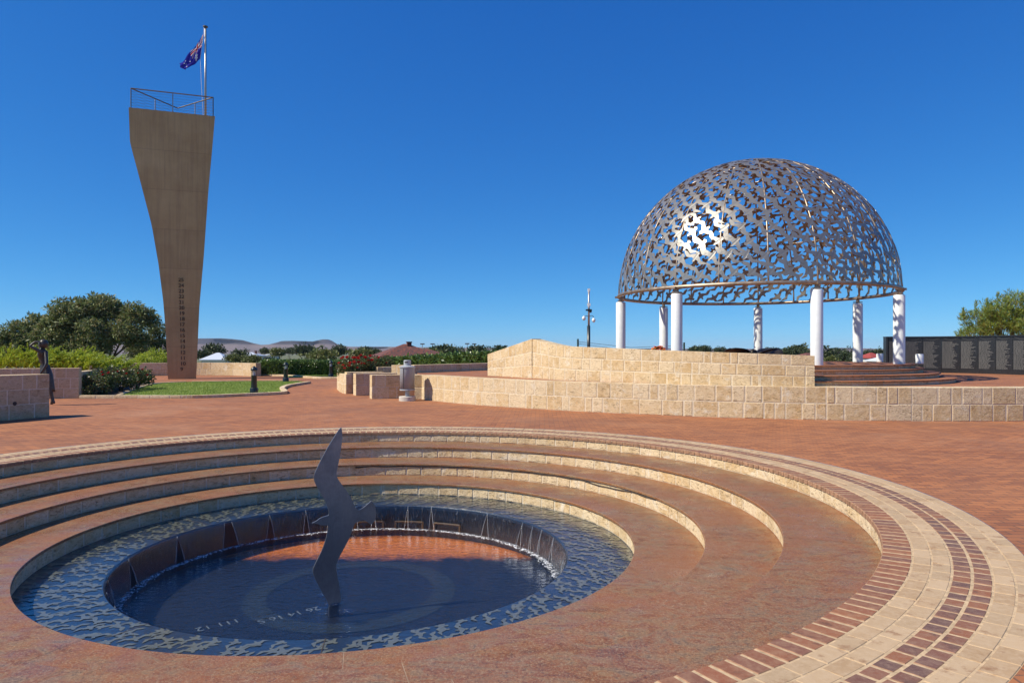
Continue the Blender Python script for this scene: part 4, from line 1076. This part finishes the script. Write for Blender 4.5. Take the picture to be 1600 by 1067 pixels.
mb = MB(); pl = [(-7.1, 31.6), (-6.75, 29.3), (-6.3, 28.4), (-5.2, 28.7), (-4.7, 30.2), (-5.4, 32)]; mb.prism(pl, -.02, .45); tag(mb.build('planter_soil', M['soil']), kind='structure')

# ------------------------------------------------------------------ foliage
def leaf_cloud(clusters, per, csize, lsize, asp, seed, up=.0, outward=.5, cen=None, flat=.7):
    g = np.random.default_rng(seed); C = np.repeat(np.array(clusters, float), per, axis=0); n = len(C)
    off = g.normal(0, 1, (n, 3)); off /= np.linalg.norm(off, axis=1)[:, None] + 1e-9
    off *= (g.random((n, 1)) ** .5) * csize * np.array([1, 1, flat])
    p = C + off
    d = g.normal(0, 1, (n, 3)); d /= np.linalg.norm(d, axis=1)[:, None]
    o = off / (np.linalg.norm(off, axis=1)[:, None] + 1e-9)
    if cen is not None:
        q = p - np.array(cen); o = o * .5 + q / (np.linalg.norm(q, axis=1)[:, None] + 1e-9) * .5
    d = d * (1 - outward) + o * outward + np.array([0, 0, up]); d /= np.linalg.norm(d, axis=1)[:, None] + 1e-9
    s = g.normal(0, 1, (n, 3)); s -= d * (s * d).sum(1)[:, None]; s /= np.linalg.norm(s, axis=1)[:, None] + 1e-9
    L = lsize * (.6 + .8 * g.random((n, 1))); W = L * asp
    nrm = np.cross(d, s)
    v = np.stack([p, p + d * L * .5 + s * W * .5 + nrm * L * .08, p + d * L, p + d * L * .5 - s * W * .5 + nrm * L * .08], 1).reshape(-1, 3); return v
def leaf_obj(name, v, mat, parent=None):
    if parent is not None: v = v - np.array(wloc(parent))
    n = len(v) // 4; me = bpy.data.meshes.new(name); me.vertices.add(len(v)); me.vertices.foreach_set('co', v.astype(np.float32).ravel())
    me.loops.add(4 * n); me.loops.foreach_set('vertex_index', np.arange(4 * n, dtype=np.int32)); me.polygons.add(n)
    me.polygons.foreach_set('loop_start', np.arange(0, 4 * n, 4, dtype=np.int32)); me.polygons.foreach_set('loop_total', np.full(n, 4, dtype=np.int32))
    me.materials.append(mat); me.update(calc_edges=True); me.validate(); return link(name, me, parent)
def blob_clusters(blobs, n, seed, inner=.55, zmin=None):
    g = np.random.default_rng(seed); w_ = np.array([b[3] * b[4] for b in blobs]); w_ = w_ / w_.sum(); out = []
    while len(out) < n:
        b = blobs[g.choice(len(blobs), p=w_)]; d = g.normal(0, 1, 3); d /= np.linalg.norm(d)
        if d[2] < -.55: continue
        q = inner + (1 - inner) * g.random() ** .6; p = np.array(b[:3]) + d * q * np.array([b[3], b[3], b[4]]) * (1 + .10 * g.normal())
        if zmin is not None and p[2] < zmin: continue
        out.append(p)
    return out
def tree(name, label, base, blobs, ncl, per, cs, ls, asp, mat, seed, stems=3, lean=.5, tr=.14, group=None, cat='tree', outward=.45, inner=.5, limbs=10, up=.0):
    t = thing(name, label, cat, base, group); b = Vector(base); r2 = random.Random(seed); mb = MB()
    for k in range(stems):
        bl = blobs[k % len(blobs)]; tgt = Vector(bl[:3]); o = Vector((r2.uniform(-.3, .3), r2.uniform(-.3, .3), 0)) * (1 if stems > 1 else 0); p0 = b + o
        mid = p0.lerp(tgt, .5) + Vector((r2.uniform(-.3, .3), r2.uniform(-.3, .3), -.1)); mb.tube([p0 - Vector((0, 0, .2)), p0.lerp(mid, .5) + Vector((r2.uniform(-.1, .1), 0, .1)), mid, tgt], [tr, tr * .8, tr * .6, tr * .25], 7)
        for q in range(limbs // stems + 1):
            d = Vector((r2.gauss(0, 1), r2.gauss(0, 1), r2.uniform(.1, 1.2))).normalized(); e = tgt + Vector((d.x * bl[3] * .85, d.y * bl[3] * .85, d.z * bl[4] * .8)); s_ = p0.lerp(tgt, r2.uniform(.35, .95))
            mb.tube([s_, s_.lerp(e, .5) + Vector((0, 0, .12 * bl[4])), e], [tr * .4, tr * .25, tr * .08], 5)
    mb.build('trunk', M['bark'], t, True)
    v = leaf_cloud(blob_clusters(blobs, ncl, seed, inner), per, cs, ls, asp, seed, outward=outward, up=up)
    leaf_obj('crown', v, M[mat], t); return t
def QB(px, py, Y, r, rz): q = Q(px, Y, py); return (q.x, q.y, q.z, r, rz)
g_l = 'broad trees behind the left walls'
Y = 58
tree('spreading_tree', 'broad olive green multi stemmed tree, largest of those behind the juniper', tuple(Q(168, Y, 575)), [QB(118, 492, Y, 2.0, 1.35), QB(150, 482, Y + .5, 1.6, 1.1), QB(95, 512, Y, 1.5, 1.2), QB(180, 494, Y + 1, 1.5, 1.15), QB(212, 492, Y, 1.25, 1.0), QB(232, 503, Y, .9, .85), QB(80, 535, Y, 1.2, 1.1), QB(150, 520, Y - 1, 1.6, 1.1), QB(122, 530, Y, 1.5, 1.1), QB(185, 528, Y - .6, 1.0, .8), QB(100, 552, Y - .5, 1.3, .9), QB(132, 550, Y - 1, 1.2, .9), QB(160, 545, Y - 1, .9, .8), QB(200, 520, Y - .8, 1.0, .8), QB(215, 535, Y, .8, .8), QB(75, 520, Y, 1.0, .9)], 950, 50, .36, .27, .34, 'leaf_tree', 31, stems=7, tr=.11, group=g_l, inner=.35, limbs=26)
tree('spreading_tree', 'smaller rounded olive tree at the far left edge, beyond the juniper', tuple(Q(35, 62, 580)), [QB(28, 522, 62, 1.3, 1.2), QB(52, 510, 62, 1.1, 1.0), QB(18, 545, 62, 1.2, 1.2), QB(50, 540, 62, 1.6, 1.3), QB(66, 500, 63, .6, .5), QB(30, 555, 62, 1.5, 1.0), QB(60, 550, 62, 1.2, 1.0)], 380, 50, .36, .27, .34, 'leaf_tree', 32, stems=3, group=g_l)
tree('spreading_tree', 'dark narrow tree partly hidden by the left edge of the stele', tuple(Q(240, 62, 575)), [QB(238, 530, 62, .9, 1.0), QB(250, 518, 62, .8, .8), QB(225, 550, 62, 1.1, .9), QB(252, 548, 62, 1.0, 1.0), QB(208, 555, 62, 1.0, .8)], 170, 55, .4, .19, .34, 'leaf_tree', 33, stems=3, group=g_l)
tree('round_shrub', 'rounded lime green shrub between the big tree and the stele', tuple(Q(237, 52, 580)), [QB(238, 562, 52, 1.0, .75), QB(222, 567, 52, .7, .5), QB(255, 566, 52, .7, .5)], 90, 60, .3, .14, .3, 'leaf_juniper', 34, stems=3, tr=.05, cat='shrub')
def juniper(px, Y, ytop, rx, label, seed):
    c = Q(px, Y, ytop); g = np.random.default_rng(seed); t = thing('juniper_shrub', label, 'shrub', (c.x, Y, .3), 'lime green junipers behind the reddish wall'); cl = []; V = []
    for k in range(int(60 * rx)):
        a = g.uniform(0, 6.28); q = g.random() ** .5; x, y = c.x + rx * q * math.cos(a), Y + rx * .8 * q * math.sin(a); h = c.z - .20 - .40 * q * q + g.normal() * .08
        d = np.array([math.cos(a) * .8 + g.normal() * .35 + .15, math.sin(a) * .5 + g.normal() * .3, .62 + g.random() * .5]); d /= np.linalg.norm(d); L = g.uniform(.55, 1.0)
        p0 = np.array([x, y, h - .25]); n = 80; tt = g.random(n)[:, None]
        pos = p0 + d * L * tt + np.array([0, 0, -.18]) * tt ** 2; side = g.normal(0, 1, (n, 3)); side -= d * (side @ d)[:, None]; side /= np.linalg.norm(side, axis=1)[:, None]
        dd_ = d * 1.0 + side * .55; dd_ /= np.linalg.norm(dd_, axis=1)[:, None]; l_ = (.17 * (1.15 - .8 * tt)); sd_ = np.cross(dd_, g.normal(0, 1, (n, 3))); sd_ /= np.linalg.norm(sd_, axis=1)[:, None]
        V.append(np.stack([pos, pos + dd_ * l_ * .5 + sd_ * l_ * .12, pos + dd_ * l_, pos + dd_ * l_ * .5 - sd_ * l_ * .12], 1).reshape(-1, 3))
    leaf_obj('foliage', np.concatenate(V), M['leaf_juniper'], t)
    mb = MB()
    for k in range(6): a = k; mb.tube([(c.x, Y, .0), (c.x + rx * .4 * math.cos(a), Y + rx * .3 * math.sin(a), c.z * .6)], [.06, .02], 6)
    mb.build('stem', M['bark'], t)
for px, Y, yt, rx, lab, sd_ in ((10, 27.5, 543, 1.5, 'feathery lime juniper at the left edge behind the rear wall', 1), (62, 29, 545, 1.4, 'feathery lime juniper directly behind the bronze statue', 2), (108, 29, 546, 1.3, 'feathery lime juniper right of the statue, above the wall end', 3), (145, 31, 552, 1.2, 'lime juniper spilling over behind the left rose bed', 4), (182, 35, 560, 1.0, 'lowest lime juniper, above the roses nearest the stele', 5), (30, 33, 546, 1.6, 'yellow green juniper farthest back at the left', 6), (118, 34, 551, 1.4, 'dark tipped juniper behind the others near the big tree', 7)):
    juniper(px, Y, yt, rx, lab, sd_)
def rosebush(c, rx, rz, label, seed, nfl, mat='leaf_rose', grp='red rose bushes', flpos=None):
    t = thing('rose_bush', label, 'shrub', (c[0], c[1], .04), grp); bl = [(c[0], c[1], c[2], rx, rz)]; r2 = random.Random(seed)
    v = leaf_cloud(blob_clusters(bl, int(80 * rx), seed, .35), 55, .17, .085, .55, seed, outward=.5); leaf_obj('foliage', v, M[mat], t)
    mb = MB()
    for k in range(7):
        a = r2.uniform(0, 6.28); mb.tube([(c[0] + r2.uniform(-.1, .1), c[1], .0), (c[0] + rx * .5 * math.cos(a), c[1] + rx * .4 * math.sin(a), c[2] + rz * .3)], [.025, .01], 5)
    mb.build('stem', M['bark'], t)
    for k in range(nfl):
        a = r2.uniform(PI * 1.05, PI * 1.95); e = r2.uniform(.1, 1.2); d = Vector((math.cos(a) * math.cos(e), math.sin(a) * math.cos(e), math.sin(e)))
        p = Vector(c) + Vector((d.x * rx, d.y * rx, d.z * rz)) * 1.05; fb = MB(); s_ = r2.uniform(.065, .10)
        for q in range(11):
            aa = q * 2.4; rr_ = s_ * (.3 + .07 * q); tt = Vector((math.cos(aa), math.sin(aa), 0)); u = Vector((-tt.y, tt.x, 0))
            z0 = s_ * (.6 - .06 * q); fb.add([p + tt * rr_ * .3 + Vector((0, 0, z0 - s_ * .5)), p + tt * rr_ + u * s_ * .4 + Vector((0, 0, z0)), p + tt * rr_ * 1.15 + Vector((0, 0, z0 + s_ * .15)), p + tt * rr_ - u * s_ * .4 + Vector((0, 0, z0))], [(0, 1, 2, 3)])
        fb.build('rose_flower', M['rose'], t)
for px, Y, y, rx, rz, lab, sd_, nf_ in ((142, 26.3, 605, .50, .42, 'dark rose bush with few flowers beside the darker wall end', 41, 2), (163, 27.4, 599, .6, .52, 'rose bush in the middle of the left bed, second from the wall', 42, 3), (188, 29, 594, .62, .55, 'rose bush with scattered red blooms, third from the wall in the left bed', 43, 4), (214, 30.5, 592, .62, .56, 'rose bush with two big red blooms nearest the stele', 44, 6), (168, 30.5, 588, .6, .5, 'rose bush against the grey bed wall at the back of the left bed', 45, 2)):
    c = Q(px, Y, y); rosebush(tuple(c), rx, rz, lab, sd_, nf_, grp='rose bushes in the left bed')
for px, Y, y, rx, rz, lab, sd_, nf_ in ((545, 29.5, 577, .48, .55, 'leftmost bush of the right rose bed, covered in red blooms over the planter edge', 51, 15), (571, 30.3, 573, .5, .5, 'rose bush with a cluster of bright red blooms in the middle of the right bed', 52, 16), (594, 31.5, 572, .55, .5, 'rusty brown rose bush nearest the litter bin', 53, 3)):
    c = Q(px, Y, y); rosebush(tuple(c), rx, rz, lab, sd_, nf_, grp='rose bushes in the right bed')
# hedges
def hedge(name, label, pts, zt, T, n, ls, seed, z0=0.0, mat='leaf_hedge', gaps=.16):
    pa = Path(resample(pts, .4)); t = thing(name, label, 'hedge', (*pa.p[0], z0)); g = np.random.default_rng(seed); mb = MB()
    for i in range(len(pa.p) - 1):
        pass
    vs = []
    for i, p in enumerate(pa.p):
        for d, z in ((-.10, z0), (-.10, zt(pa.s[i]) - .12), (-T + .1, zt(pa.s[i]) - .12), (-T + .1, z0)): q = p + pa.n[i] * d; vs.append((q.x, q.y, z))
    k = len(pa.p); fs = [(i * 4 + a, i * 4 + 4 + a, i * 4 + 4 + (a + 1) % 4, i * 4 + (a + 1) % 4) for i in range(k - 1) for a in range(3)] + [(0, 1, 2, 3), (k * 4 - 1, k * 4 - 2, k * 4 - 3, k * 4 - 4)]
    mb.add(vs, fs); mb.build('twig_core', M['hedgecore'], t); cl = []
    for _ in range(n):
        s_ = g.uniform(0, pa.L); p, nn = pa.at(s_); h = zt(s_) - z0; f_ = g.random()
        if f_ < .55: d, z = -.05 + g.normal() * .06, z0 + .05 + g.random() * (h - .1)
        else: d, z = -g.random() * T, z0 + h - .06 + g.normal() * .05
        q = p + nn * d; cl.append((q.x, q.y, z))
    for s_ in (0, pa.L):
        for _ in range(int(n * .04)): p, nn = pa.at(s_); q = p - nn * g.random() * T; cl.append((q.x, q.y, z0 + g.random() * (zt(s_) - z0)))
    leaf_obj('leaves', leaf_cloud(cl, 12, gaps, ls, .5, seed, outward=.35, up=.1), M[mat], t); return t
hp = lambda px, Y: ((px - 800) / F * Y, Y)
hedge('clipped_hedge', 'long clipped dark green hedge behind the second lawn', [(hp(405, 48.2)[0] - .3, 50.2), hp(408, 48.0), (hp(430, 47.4)), hp(480, 48.0), hp(540, 48.2), hp(600, 47.4)], lambda s: .98, 1.3, 2600, .12, 61)
hedge('leafy_hedge', 'sunlit broad leaved hedge rising behind the terrace wall', [hp(596, 46.5), hp(640, 43.5), hp(690, 40.0), hp(740, 37.2), hp(800, 35.5), hp(840, 35)], lambda s: 1.10 + .42 * min(1, s / 12), 1.3, 2300, .20, 62, z0=.0)
# right tree behind the wall of names
tree('pine_tree', 'bright yellow green tree rising behind the black wall of names', tuple(Q(1570, 40, 580)), [QB(1530, 500, 40, .75, .8), QB(1555, 490, 40, .85, .85), QB(1590, 480, 40, 1.0, .9), QB(1560, 512, 40, 1.1, .7), QB(1610, 500, 40, 1.3, 1.2), QB(1512, 500, 40, .35, .5), QB(1640, 480, 41, 1.2, 1.1), QB(1535, 520, 40, 1.0, .7), QB(1575, 528, 40, 1.3, .8), QB(1515, 522, 40, .6, .5), QB(1580, 505, 39.5, .9, .9)], 430, 46, .24, .22, .13, 'leaf_pine', 71, stems=5, tr=.09, outward=.6, inner=.4, limbs=40, up=.5)
t = bpy.context.scene.objects['pine_tree']; V = []
g = np.random.default_rng(5)
for px, py, yb in ((1504, 482, 500), (1541, 468, 495), (1558, 458, 485), (1575, 464, 485), (1596, 462, 480), (1524, 472, 492), (1548, 474, 492)):
    a = np.array(Q(px, 40, yb)); b = np.array(Q(px + 1, 40, py)); tt = g.random((130, 1)); p = a + (b - a) * tt + g.normal(0, .05, (130, 3)) * (1.3 - tt); d = (b - a) / np.linalg.norm(b - a) + g.normal(0, .45, (130, 3)); d /= np.linalg.norm(d, axis=1)[:, None]
    s_ = np.cross(d, g.normal(0, 1, (130, 3))); s_ /= np.linalg.norm(s_, axis=1)[:, None]; L = .16
    V.append(np.stack([p, p + d * L * .5 + s_ * .016, p + d * L, p + d * L * .5 - s_ * .016], 1).reshape(-1, 3))
leaf_obj('shoots', np.concatenate(V), M['leaf_pine'], t)

# town trees beyond
far = [  # px, ytop, ybase, width px, distance, material, label
 (285, 551, 566, 34, 120, 'leaf_far', 'low dark tree half hidden behind the stele base'), (334, 540, 566, 38, 125, 'leaf_far', 'dark tree behind the white gabled roof, right of the stele'), (312, 547, 566, 30, 118, 'leaf_far', 'dark bushy tree between the stele and the white gable'),
 (376, 547, 566, 26, 118, 'leaf_far', 'small dark tree right of the white gable'), (366, 555, 568, 34, 90, 'leaf_fary', 'yellow green shrub below the white gable'), (392, 558, 569, 36, 88, 'leaf_fary', 'yellow green shrub above the end of the low wall'), (412, 545, 556, 22, 170, 'leaf_far', 'grey green tree beside the second white roof'),
 (440, 546, 560, 34, 150, 'leaf_fary', 'olive tree above the left end of the hedge'), (454, 544, 556, 20, 170, 'leaf_far', 'small dark round tree above the hedge, left of the domed tree'), (480, 541, 557, 44, 160, 'leaf_far', 'wide domed dark tree left of the palm'), (528, 542, 557, 36, 160, 'leaf_far', 'wide dark tree right of the palm'), (508, 552, 560, 60, 110, 'leaf_fary', 'pale scrub just above the hedge below the palm'),
 (560, 549, 562, 46, 100, 'leaf_fary', 'dry yellow bush above the red roses'), (574, 544, 558, 34, 140, 'leaf_far', 'dark tree left of the terracotta roof'), (590, 547, 560, 24, 100, 'leaf_far', 'small tree touching the left eave of the terracotta roof'), (700, 544, 558, 50, 160, 'leaf_far', 'long low tree clump right of the terracotta roof'), (745, 543, 558, 40, 150, 'leaf_far', 'dark tree above the hedge near the wing wall'), (778, 543, 560, 36, 120, 'leaf_far', 'dark tree just left of the wing wall ridge'), (668, 548, 558, 40, 110, 'leaf_fary', 'olive bush at the right eave of the terracotta roof'),
 (1088, 543, 556, 40, 170, 'leaf_far', 'low grey tree between the two left columns and the propeller'), (1100, 541, 557, 26, 160, 'leaf_far', 'round grey tree right of the second front column'), (1126, 543, 557, 22, 160, 'leaf_far', 'small grey tree left of the propeller'), (1226, 544, 560, 34, 130, 'leaf_far', 'dark tree right of the propeller'), (1248, 541, 560, 40, 140, 'leaf_far', 'dark domed tree left of the front right column'), (1266, 547, 562, 26, 120, 'leaf_far', 'low tree touching the front right column'), (1206, 546, 560, 30, 150, 'leaf_far', 'low dark tree behind the propeller blade'),
 (1292, 543, 575, 30, 95, 'leaf_far', 'dark tree just right of the front right column'), (1309, 543, 575, 26, 100, 'leaf_far', 'dark round tree between the two right columns'), (1322, 545, 570, 24, 110, 'leaf_far', 'blue green tree left of the far right column'), (1300, 558, 578, 30, 75, 'leaf_fary', 'yellow green bush low between the right columns'), (1318, 551, 578, 28, 78, 'leaf_far', 'bright green bushy tree beside the far right column'), (1366, 547, 566, 40, 150, 'leaf_far', 'dark tree behind the red roofed house'), (1347, 549, 570, 18, 130, 'leaf_far', 'narrow dark tree between the far right column and the red roof')]
for k, (px, yt, yb, wd, Y, mt, lab) in enumerate(far):
    c = Q(px, Y, (yt * .62 + yb * .38)); rw = wd / 2 / F * Y; rz = (yb - yt) / 2 / F * Y; gz = terr(c.x, Y); r2 = random.Random(k)
    bl = [(c.x + r2.uniform(-.5, .5) * rw, Y + r2.uniform(-.3, .3) * rw, c.z + r2.uniform(-.2, .2) * rz, rw * r2.uniform(.5, .66), rz * r2.uniform(.7, .85)) for _ in range(4)]
    tree('town_tree', lab, (c.x, Y, gz), bl, 60, 26, rw * .26, rw * .17, .55, mt, 100 + k, stems=2, tr=rw * .05, group='trees in the town below', limbs=6, inner=.4)
pY = 150; pc = Q(503, pY, 543); pt_ = thing('palm_tree', 'small palm tree on the skyline between two dark trees', 'tree', (pc.x, pY, terr(pc.x, pY)))
mb = MB(); mb.tube([(pc.x, pY, terr(pc.x, pY) - .2), (pc.x + .1, pY, pc.z)], [.22, .15], 7); mb.build('trunk', M['bark'], pt_); mb = MB()
for k in range(16):
    a = k * 2.4; e = R(10 + 55 * (k % 4) / 3); pts = [Vector((pc.x, pY, pc.z)) + Vector((math.cos(a) * math.cos(e), math.sin(a) * math.cos(e), math.sin(e))) * (1.7 * q) - Vector((0, 0, 1.1 * q * q)) for q in (0, .33, .66, 1)]
    for p, q in zip(pts, pts[1:]):
        s_ = Vector((-math.sin(a), math.cos(a), 0)) * .22; mb.add([p - s_, p + s_, q + s_ * .7, q - s_ * .7], [(0, 1, 2, 3)])
mb.build('crown', M['leaf_far'], pt_)

# ------------------------------------------------------------------ houses
def house(name, label, c, w_, d, wh, rh, roof, wallm, hip=True, rz=0.0, chim=False, eave=.5, group='houses in the town below', chim_m=None):
    t = thing(name, label, 'house', c, group); x = Vector(c); cs, sn = math.cos(rz), math.sin(rz); L = lambda a, b, z: (x.x + a * cs - b * sn, x.y + a * sn + b * cs, x.z + z)
    mb = MB(); mb.add([L(sx * w_ / 2, sy * d / 2, z) for z in (0, wh) for sx, sy in ((-1, -1), (1, -1), (1, 1), (-1, 1))], [(3, 2, 1, 0), (4, 5, 6, 7), (0, 1, 5, 4), (1, 2, 6, 5), (2, 3, 7, 6), (3, 0, 4, 7)]); mb.build('wall', M[wallm], t)
    mb = MB(); W, D = w_ / 2 + eave, d / 2 + eave; rl = max(.2, (w_ - d) / 2) if hip else W
    mb.add([L(-W, -D, wh), L(W, -D, wh), L(W, D, wh), L(-W, D, wh), L(-rl, 0, wh + rh), L(rl, 0, wh + rh)] + [L(-W, -D, wh - .15), L(W, -D, wh - .15), L(W, D, wh - .15), L(-W, D, wh - .15)],
           [(0, 1, 5, 4), (1, 2, 5), (2, 3, 4, 5), (3, 0, 4), (6, 7, 1, 0), (7, 8, 2, 1), (8, 9, 3, 2), (9, 6, 0, 3), (9, 8, 7, 6)]); ro = mb.build('roof', M[roof], t)
    if chim: mb = MB(); q = L(*chim, wh + rh * .55 + .5); q = L(*chim, wh + rh * .75); mb.box(q, (.42, .42, .9), rz); mb.box((q[0], q[1], q[2] + .48), (.52, .52, .1), rz); mb.build('chimney', M['rooftile'], ro)
    for k in range(3):
        a = -w_ * .3 + k * w_ * .3; mb = MB(); mb.add([L(a - .6, -d / 2 - .02, wh - 1.6), L(a + .6, -d / 2 - .02, wh - 1.6), L(a + .6, -d / 2 - .02, wh - .6), L(a - .6, -d / 2 - .02, wh - .6)], [(0, 1, 2, 3)]); mb.build('window', M['window'], t)
    return t
def hq(px, Y, yeave): q = Q(px, Y, yeave); return q
q = hq(341, 112, 561.3); house('house', 'white metal gable roof house right of the stele', (q.x, 112, q.z - 2.6), 3.3, 6, 2.6, 1.05, 'roofwhite', 'wallwhite', True, .15, eave=.35)
q = hq(393, 160, 555.5); house('house', 'low house with a long white roof left of the hedge end', (q.x, 160, q.z - 2.6), 3.4, 6, 2.6, .75, 'roofwhite', 'wallwhite', True, 0, chim=(1.0, 0), eave=.4)
q = hq(424, 190, 555); house('house', 'small far white roof among trees above the hedge', (q.x, 190, q.z - 2.6), 2.6, 5, 2.6, .45, 'roofwhite', 'wallwhite', True, 0)
q = hq(634, 70, 556.5); house('house', 'mottled terracotta tiled house with a chimney behind the hedge', (q.x, 70, q.z - 2.4), 5.6, 5.6, 2.4, 1.22, 'rooftile', 'wallcream', True, R(20), chim=(.25, -.4), eave=.35)
q = hq(652, 73, 555.5); house('house', 'lower terracotta roof wing joined to the right of the chimney house', (q.x + .6, 73, q.z - 2.4), 5.0, 4.2, 2.4, .72, 'rooftile', 'wallcream', True, R(5), eave=.3)
q = hq(1361, 125, 558.5); house('house', 'red roofed white house between the far right column and the black wall', (q.x, 125, q.z - 2.4), 2.3, 5, 2.4, .85, 'roofred', 'wallwhite', True, 0, eave=.25)
q = hq(1374, 110, 563); house('house', 'white house low beside the black wall of names', (q.x, 110, q.z - 2.4), 2.0, 4, 2.4, .5, 'roofwhite', 'wallwhite', True, 0, eave=.2)
q = hq(1262, 90, 555.5); house('house', 'brown tiled roof peeking over the parapet left of the front right column', (q.x, 90, q.z - 2.4), 1.6, 3, 2.4, .35, 'rooftile', 'wallcream', True, 0, eave=.2)

# ------------------------------------------------------------------ bronze statue
def skin_obj(name, verts, edges, radii, root_i, mat, parent, sub=2):
    o_ = wloc(parent); me = bpy.data.meshes.new(name); me.from_pydata([tuple(Vector(v) - o_) for v in verts], edges, []); ob = link(name, me, parent); me.materials.append(mat)
    md = ob.modifiers.new('skin', 'SKIN'); sv = me.skin_vertices[0].data
    for k, r_ in enumerate(radii): sv[k].radius = (r_, r_) if not hasattr(r_, '__len__') else r_; sv[k].use_root = (k == root_i)
    md.use_smooth_shade = True; s2 = ob.modifiers.new('sub', 'SUBSURF'); s2.levels = s2.render_levels = sub; return ob
sb = P(85, 632.5); sb.y = 22.0; sb.x = (85 - 800) / F * 22.0
stt = thing('bronze_statue', 'dark bronze statue of a woman in a dress shading her eyes, looking left', 'statue', (sb.x, sb.y, 0))
bs = 1.0
def SP(px, py, dy=0.0): q = Q(px, 22.0 + dy, py); return Vector((q.x, q.y, q.z))
V = []; E_ = []; RR = []
def node(p, r_, par=None):
    V.append(p); RR.append(r_); 
    if par is not None: E_.append((par, len(V) - 1))
    return len(V) - 1
pel = node(SP(73.5, 582), (.15, .13)); wa = node(SP(70, 570), (.11, .10), pel); ch = node(SP(66, 556), (.15, .13), wa); sh = node(SP(67, 549), (.11, .10), ch)
nk = node(SP(65, 544.5), .058, sh); hd = node(SP(64.5, 539.5), (.085, .10), nk); ht = node(SP(66, 534.5), (.085, .10), hd); node(SP(59.5, 539.2), .022, hd)
rs = node(SP(62.5, 549, -.14), .06, sh); el = node(SP(46.5, 540.5, -.22), .045, rs); wr_ = node(SP(55.5, 533.8, -.14), .033, el); pm = node(SP(59.5, 534.2, -.13), (.035, .02), wr_)
ls_ = node(SP(71.5, 550, -.05), .065, sh); le = node(SP(73, 569, -.22), .05, ls_); lw = node(SP(66, 580, -.28), .036, le); lp = node(SP(63.5, 584, -.29), (.035, .022), lw)
for base_, d0, up_ in ((pm, Vector((.07, -.005, .012)), Vector((0, .018, 0))), (lp, Vector((-.045, 0, -.07)), Vector((0, .018, 0)))):
    for k, l_ in enumerate((.85, 1.0, .95, .75)):
        p1 = V[base_] + up_ * (k - 1.5) + d0 * .5 * l_; a = node(p1, .0105, base_); node(p1 + d0 * .6 * l_ + Vector((0, 0, -.012)), .0085, a)
    node(V[base_] + up_ * 2.2 + d0 * .35, .010, base_)
for s_, fx_, dk in ((-1, 82.2, -.06), (1, 84.0, .06)):
    hipn = node(SP(74.5, 588, dk), .10, pel); kn = node(SP(78.5, 606, dk), .062, hipn); cf = node(SP(80, 614, dk), .056, kn); an = node(SP(fx_ - .5, 627, dk), .034, cf); he = node(SP(fx_ + 1.5, 630.5, dk), .03, an); node(SP(fx_ - 3, 632.2, dk), .028, an)
skin_obj('figure', V, E_, RR, pel, M['bronze'], stt)
mb = MB()                                            # dress skirt and hair
ctr = [(69.8, 570, .118), (71.5, 578, .15), (73.3, 586, .165), (75.3, 596, .155), (77, 606, .15), (77.8, 612, .152)]
vs = []; n = 20
for px, py, r_ in ctr:
    c = SP(px, py)
    for k in range(n): t = 2 * PI * k / n; rr_ = r_ * (1 + .05 * math.sin(t * 7)); vs.append((c.x + rr_ * math.cos(t), c.y + rr_ * .9 * math.sin(t), c.z))
mb.add(vs, [(i * n + k, i * n + (k + 1) % n, (i + 1) * n + (k + 1) % n, (i + 1) * n + k) for i in range(len(ctr) - 1) for k in range(n)] + [list(range((len(ctr) - 1) * n, len(ctr) * n))]); mb.build('dress', M['bronze'], stt, True)
mb = MB(); c = SP(68.3, 537.5); mb.lathe([(.001, .15), (.07, .135), (.115, .08), (.13, 0), (.115, -.08), (.06, -.13), (.001, -.14)], c, 16); mb.build('hair', M['bronze'], stt, True)

# ------------------------------------------------------------------ air
def haze_m():
    m, nt, b = newmat('thin_haze'); nt.nodes.remove(b)
    v = nd(nt, 'ShaderNodeVolumePrincipled', {'Color': (.66, .77, .98, 1), 'Density': .000075, 'Anisotropy': .0})
    nt.links.new(v.outputs[0], nt.nodes['Material Output'].inputs['Volume']); return m
mb = MB(); mb.box((0, 0, 37.5), (14000, 14000, 95)); tag(mb.build('haze', haze_m()), kind='stuff')
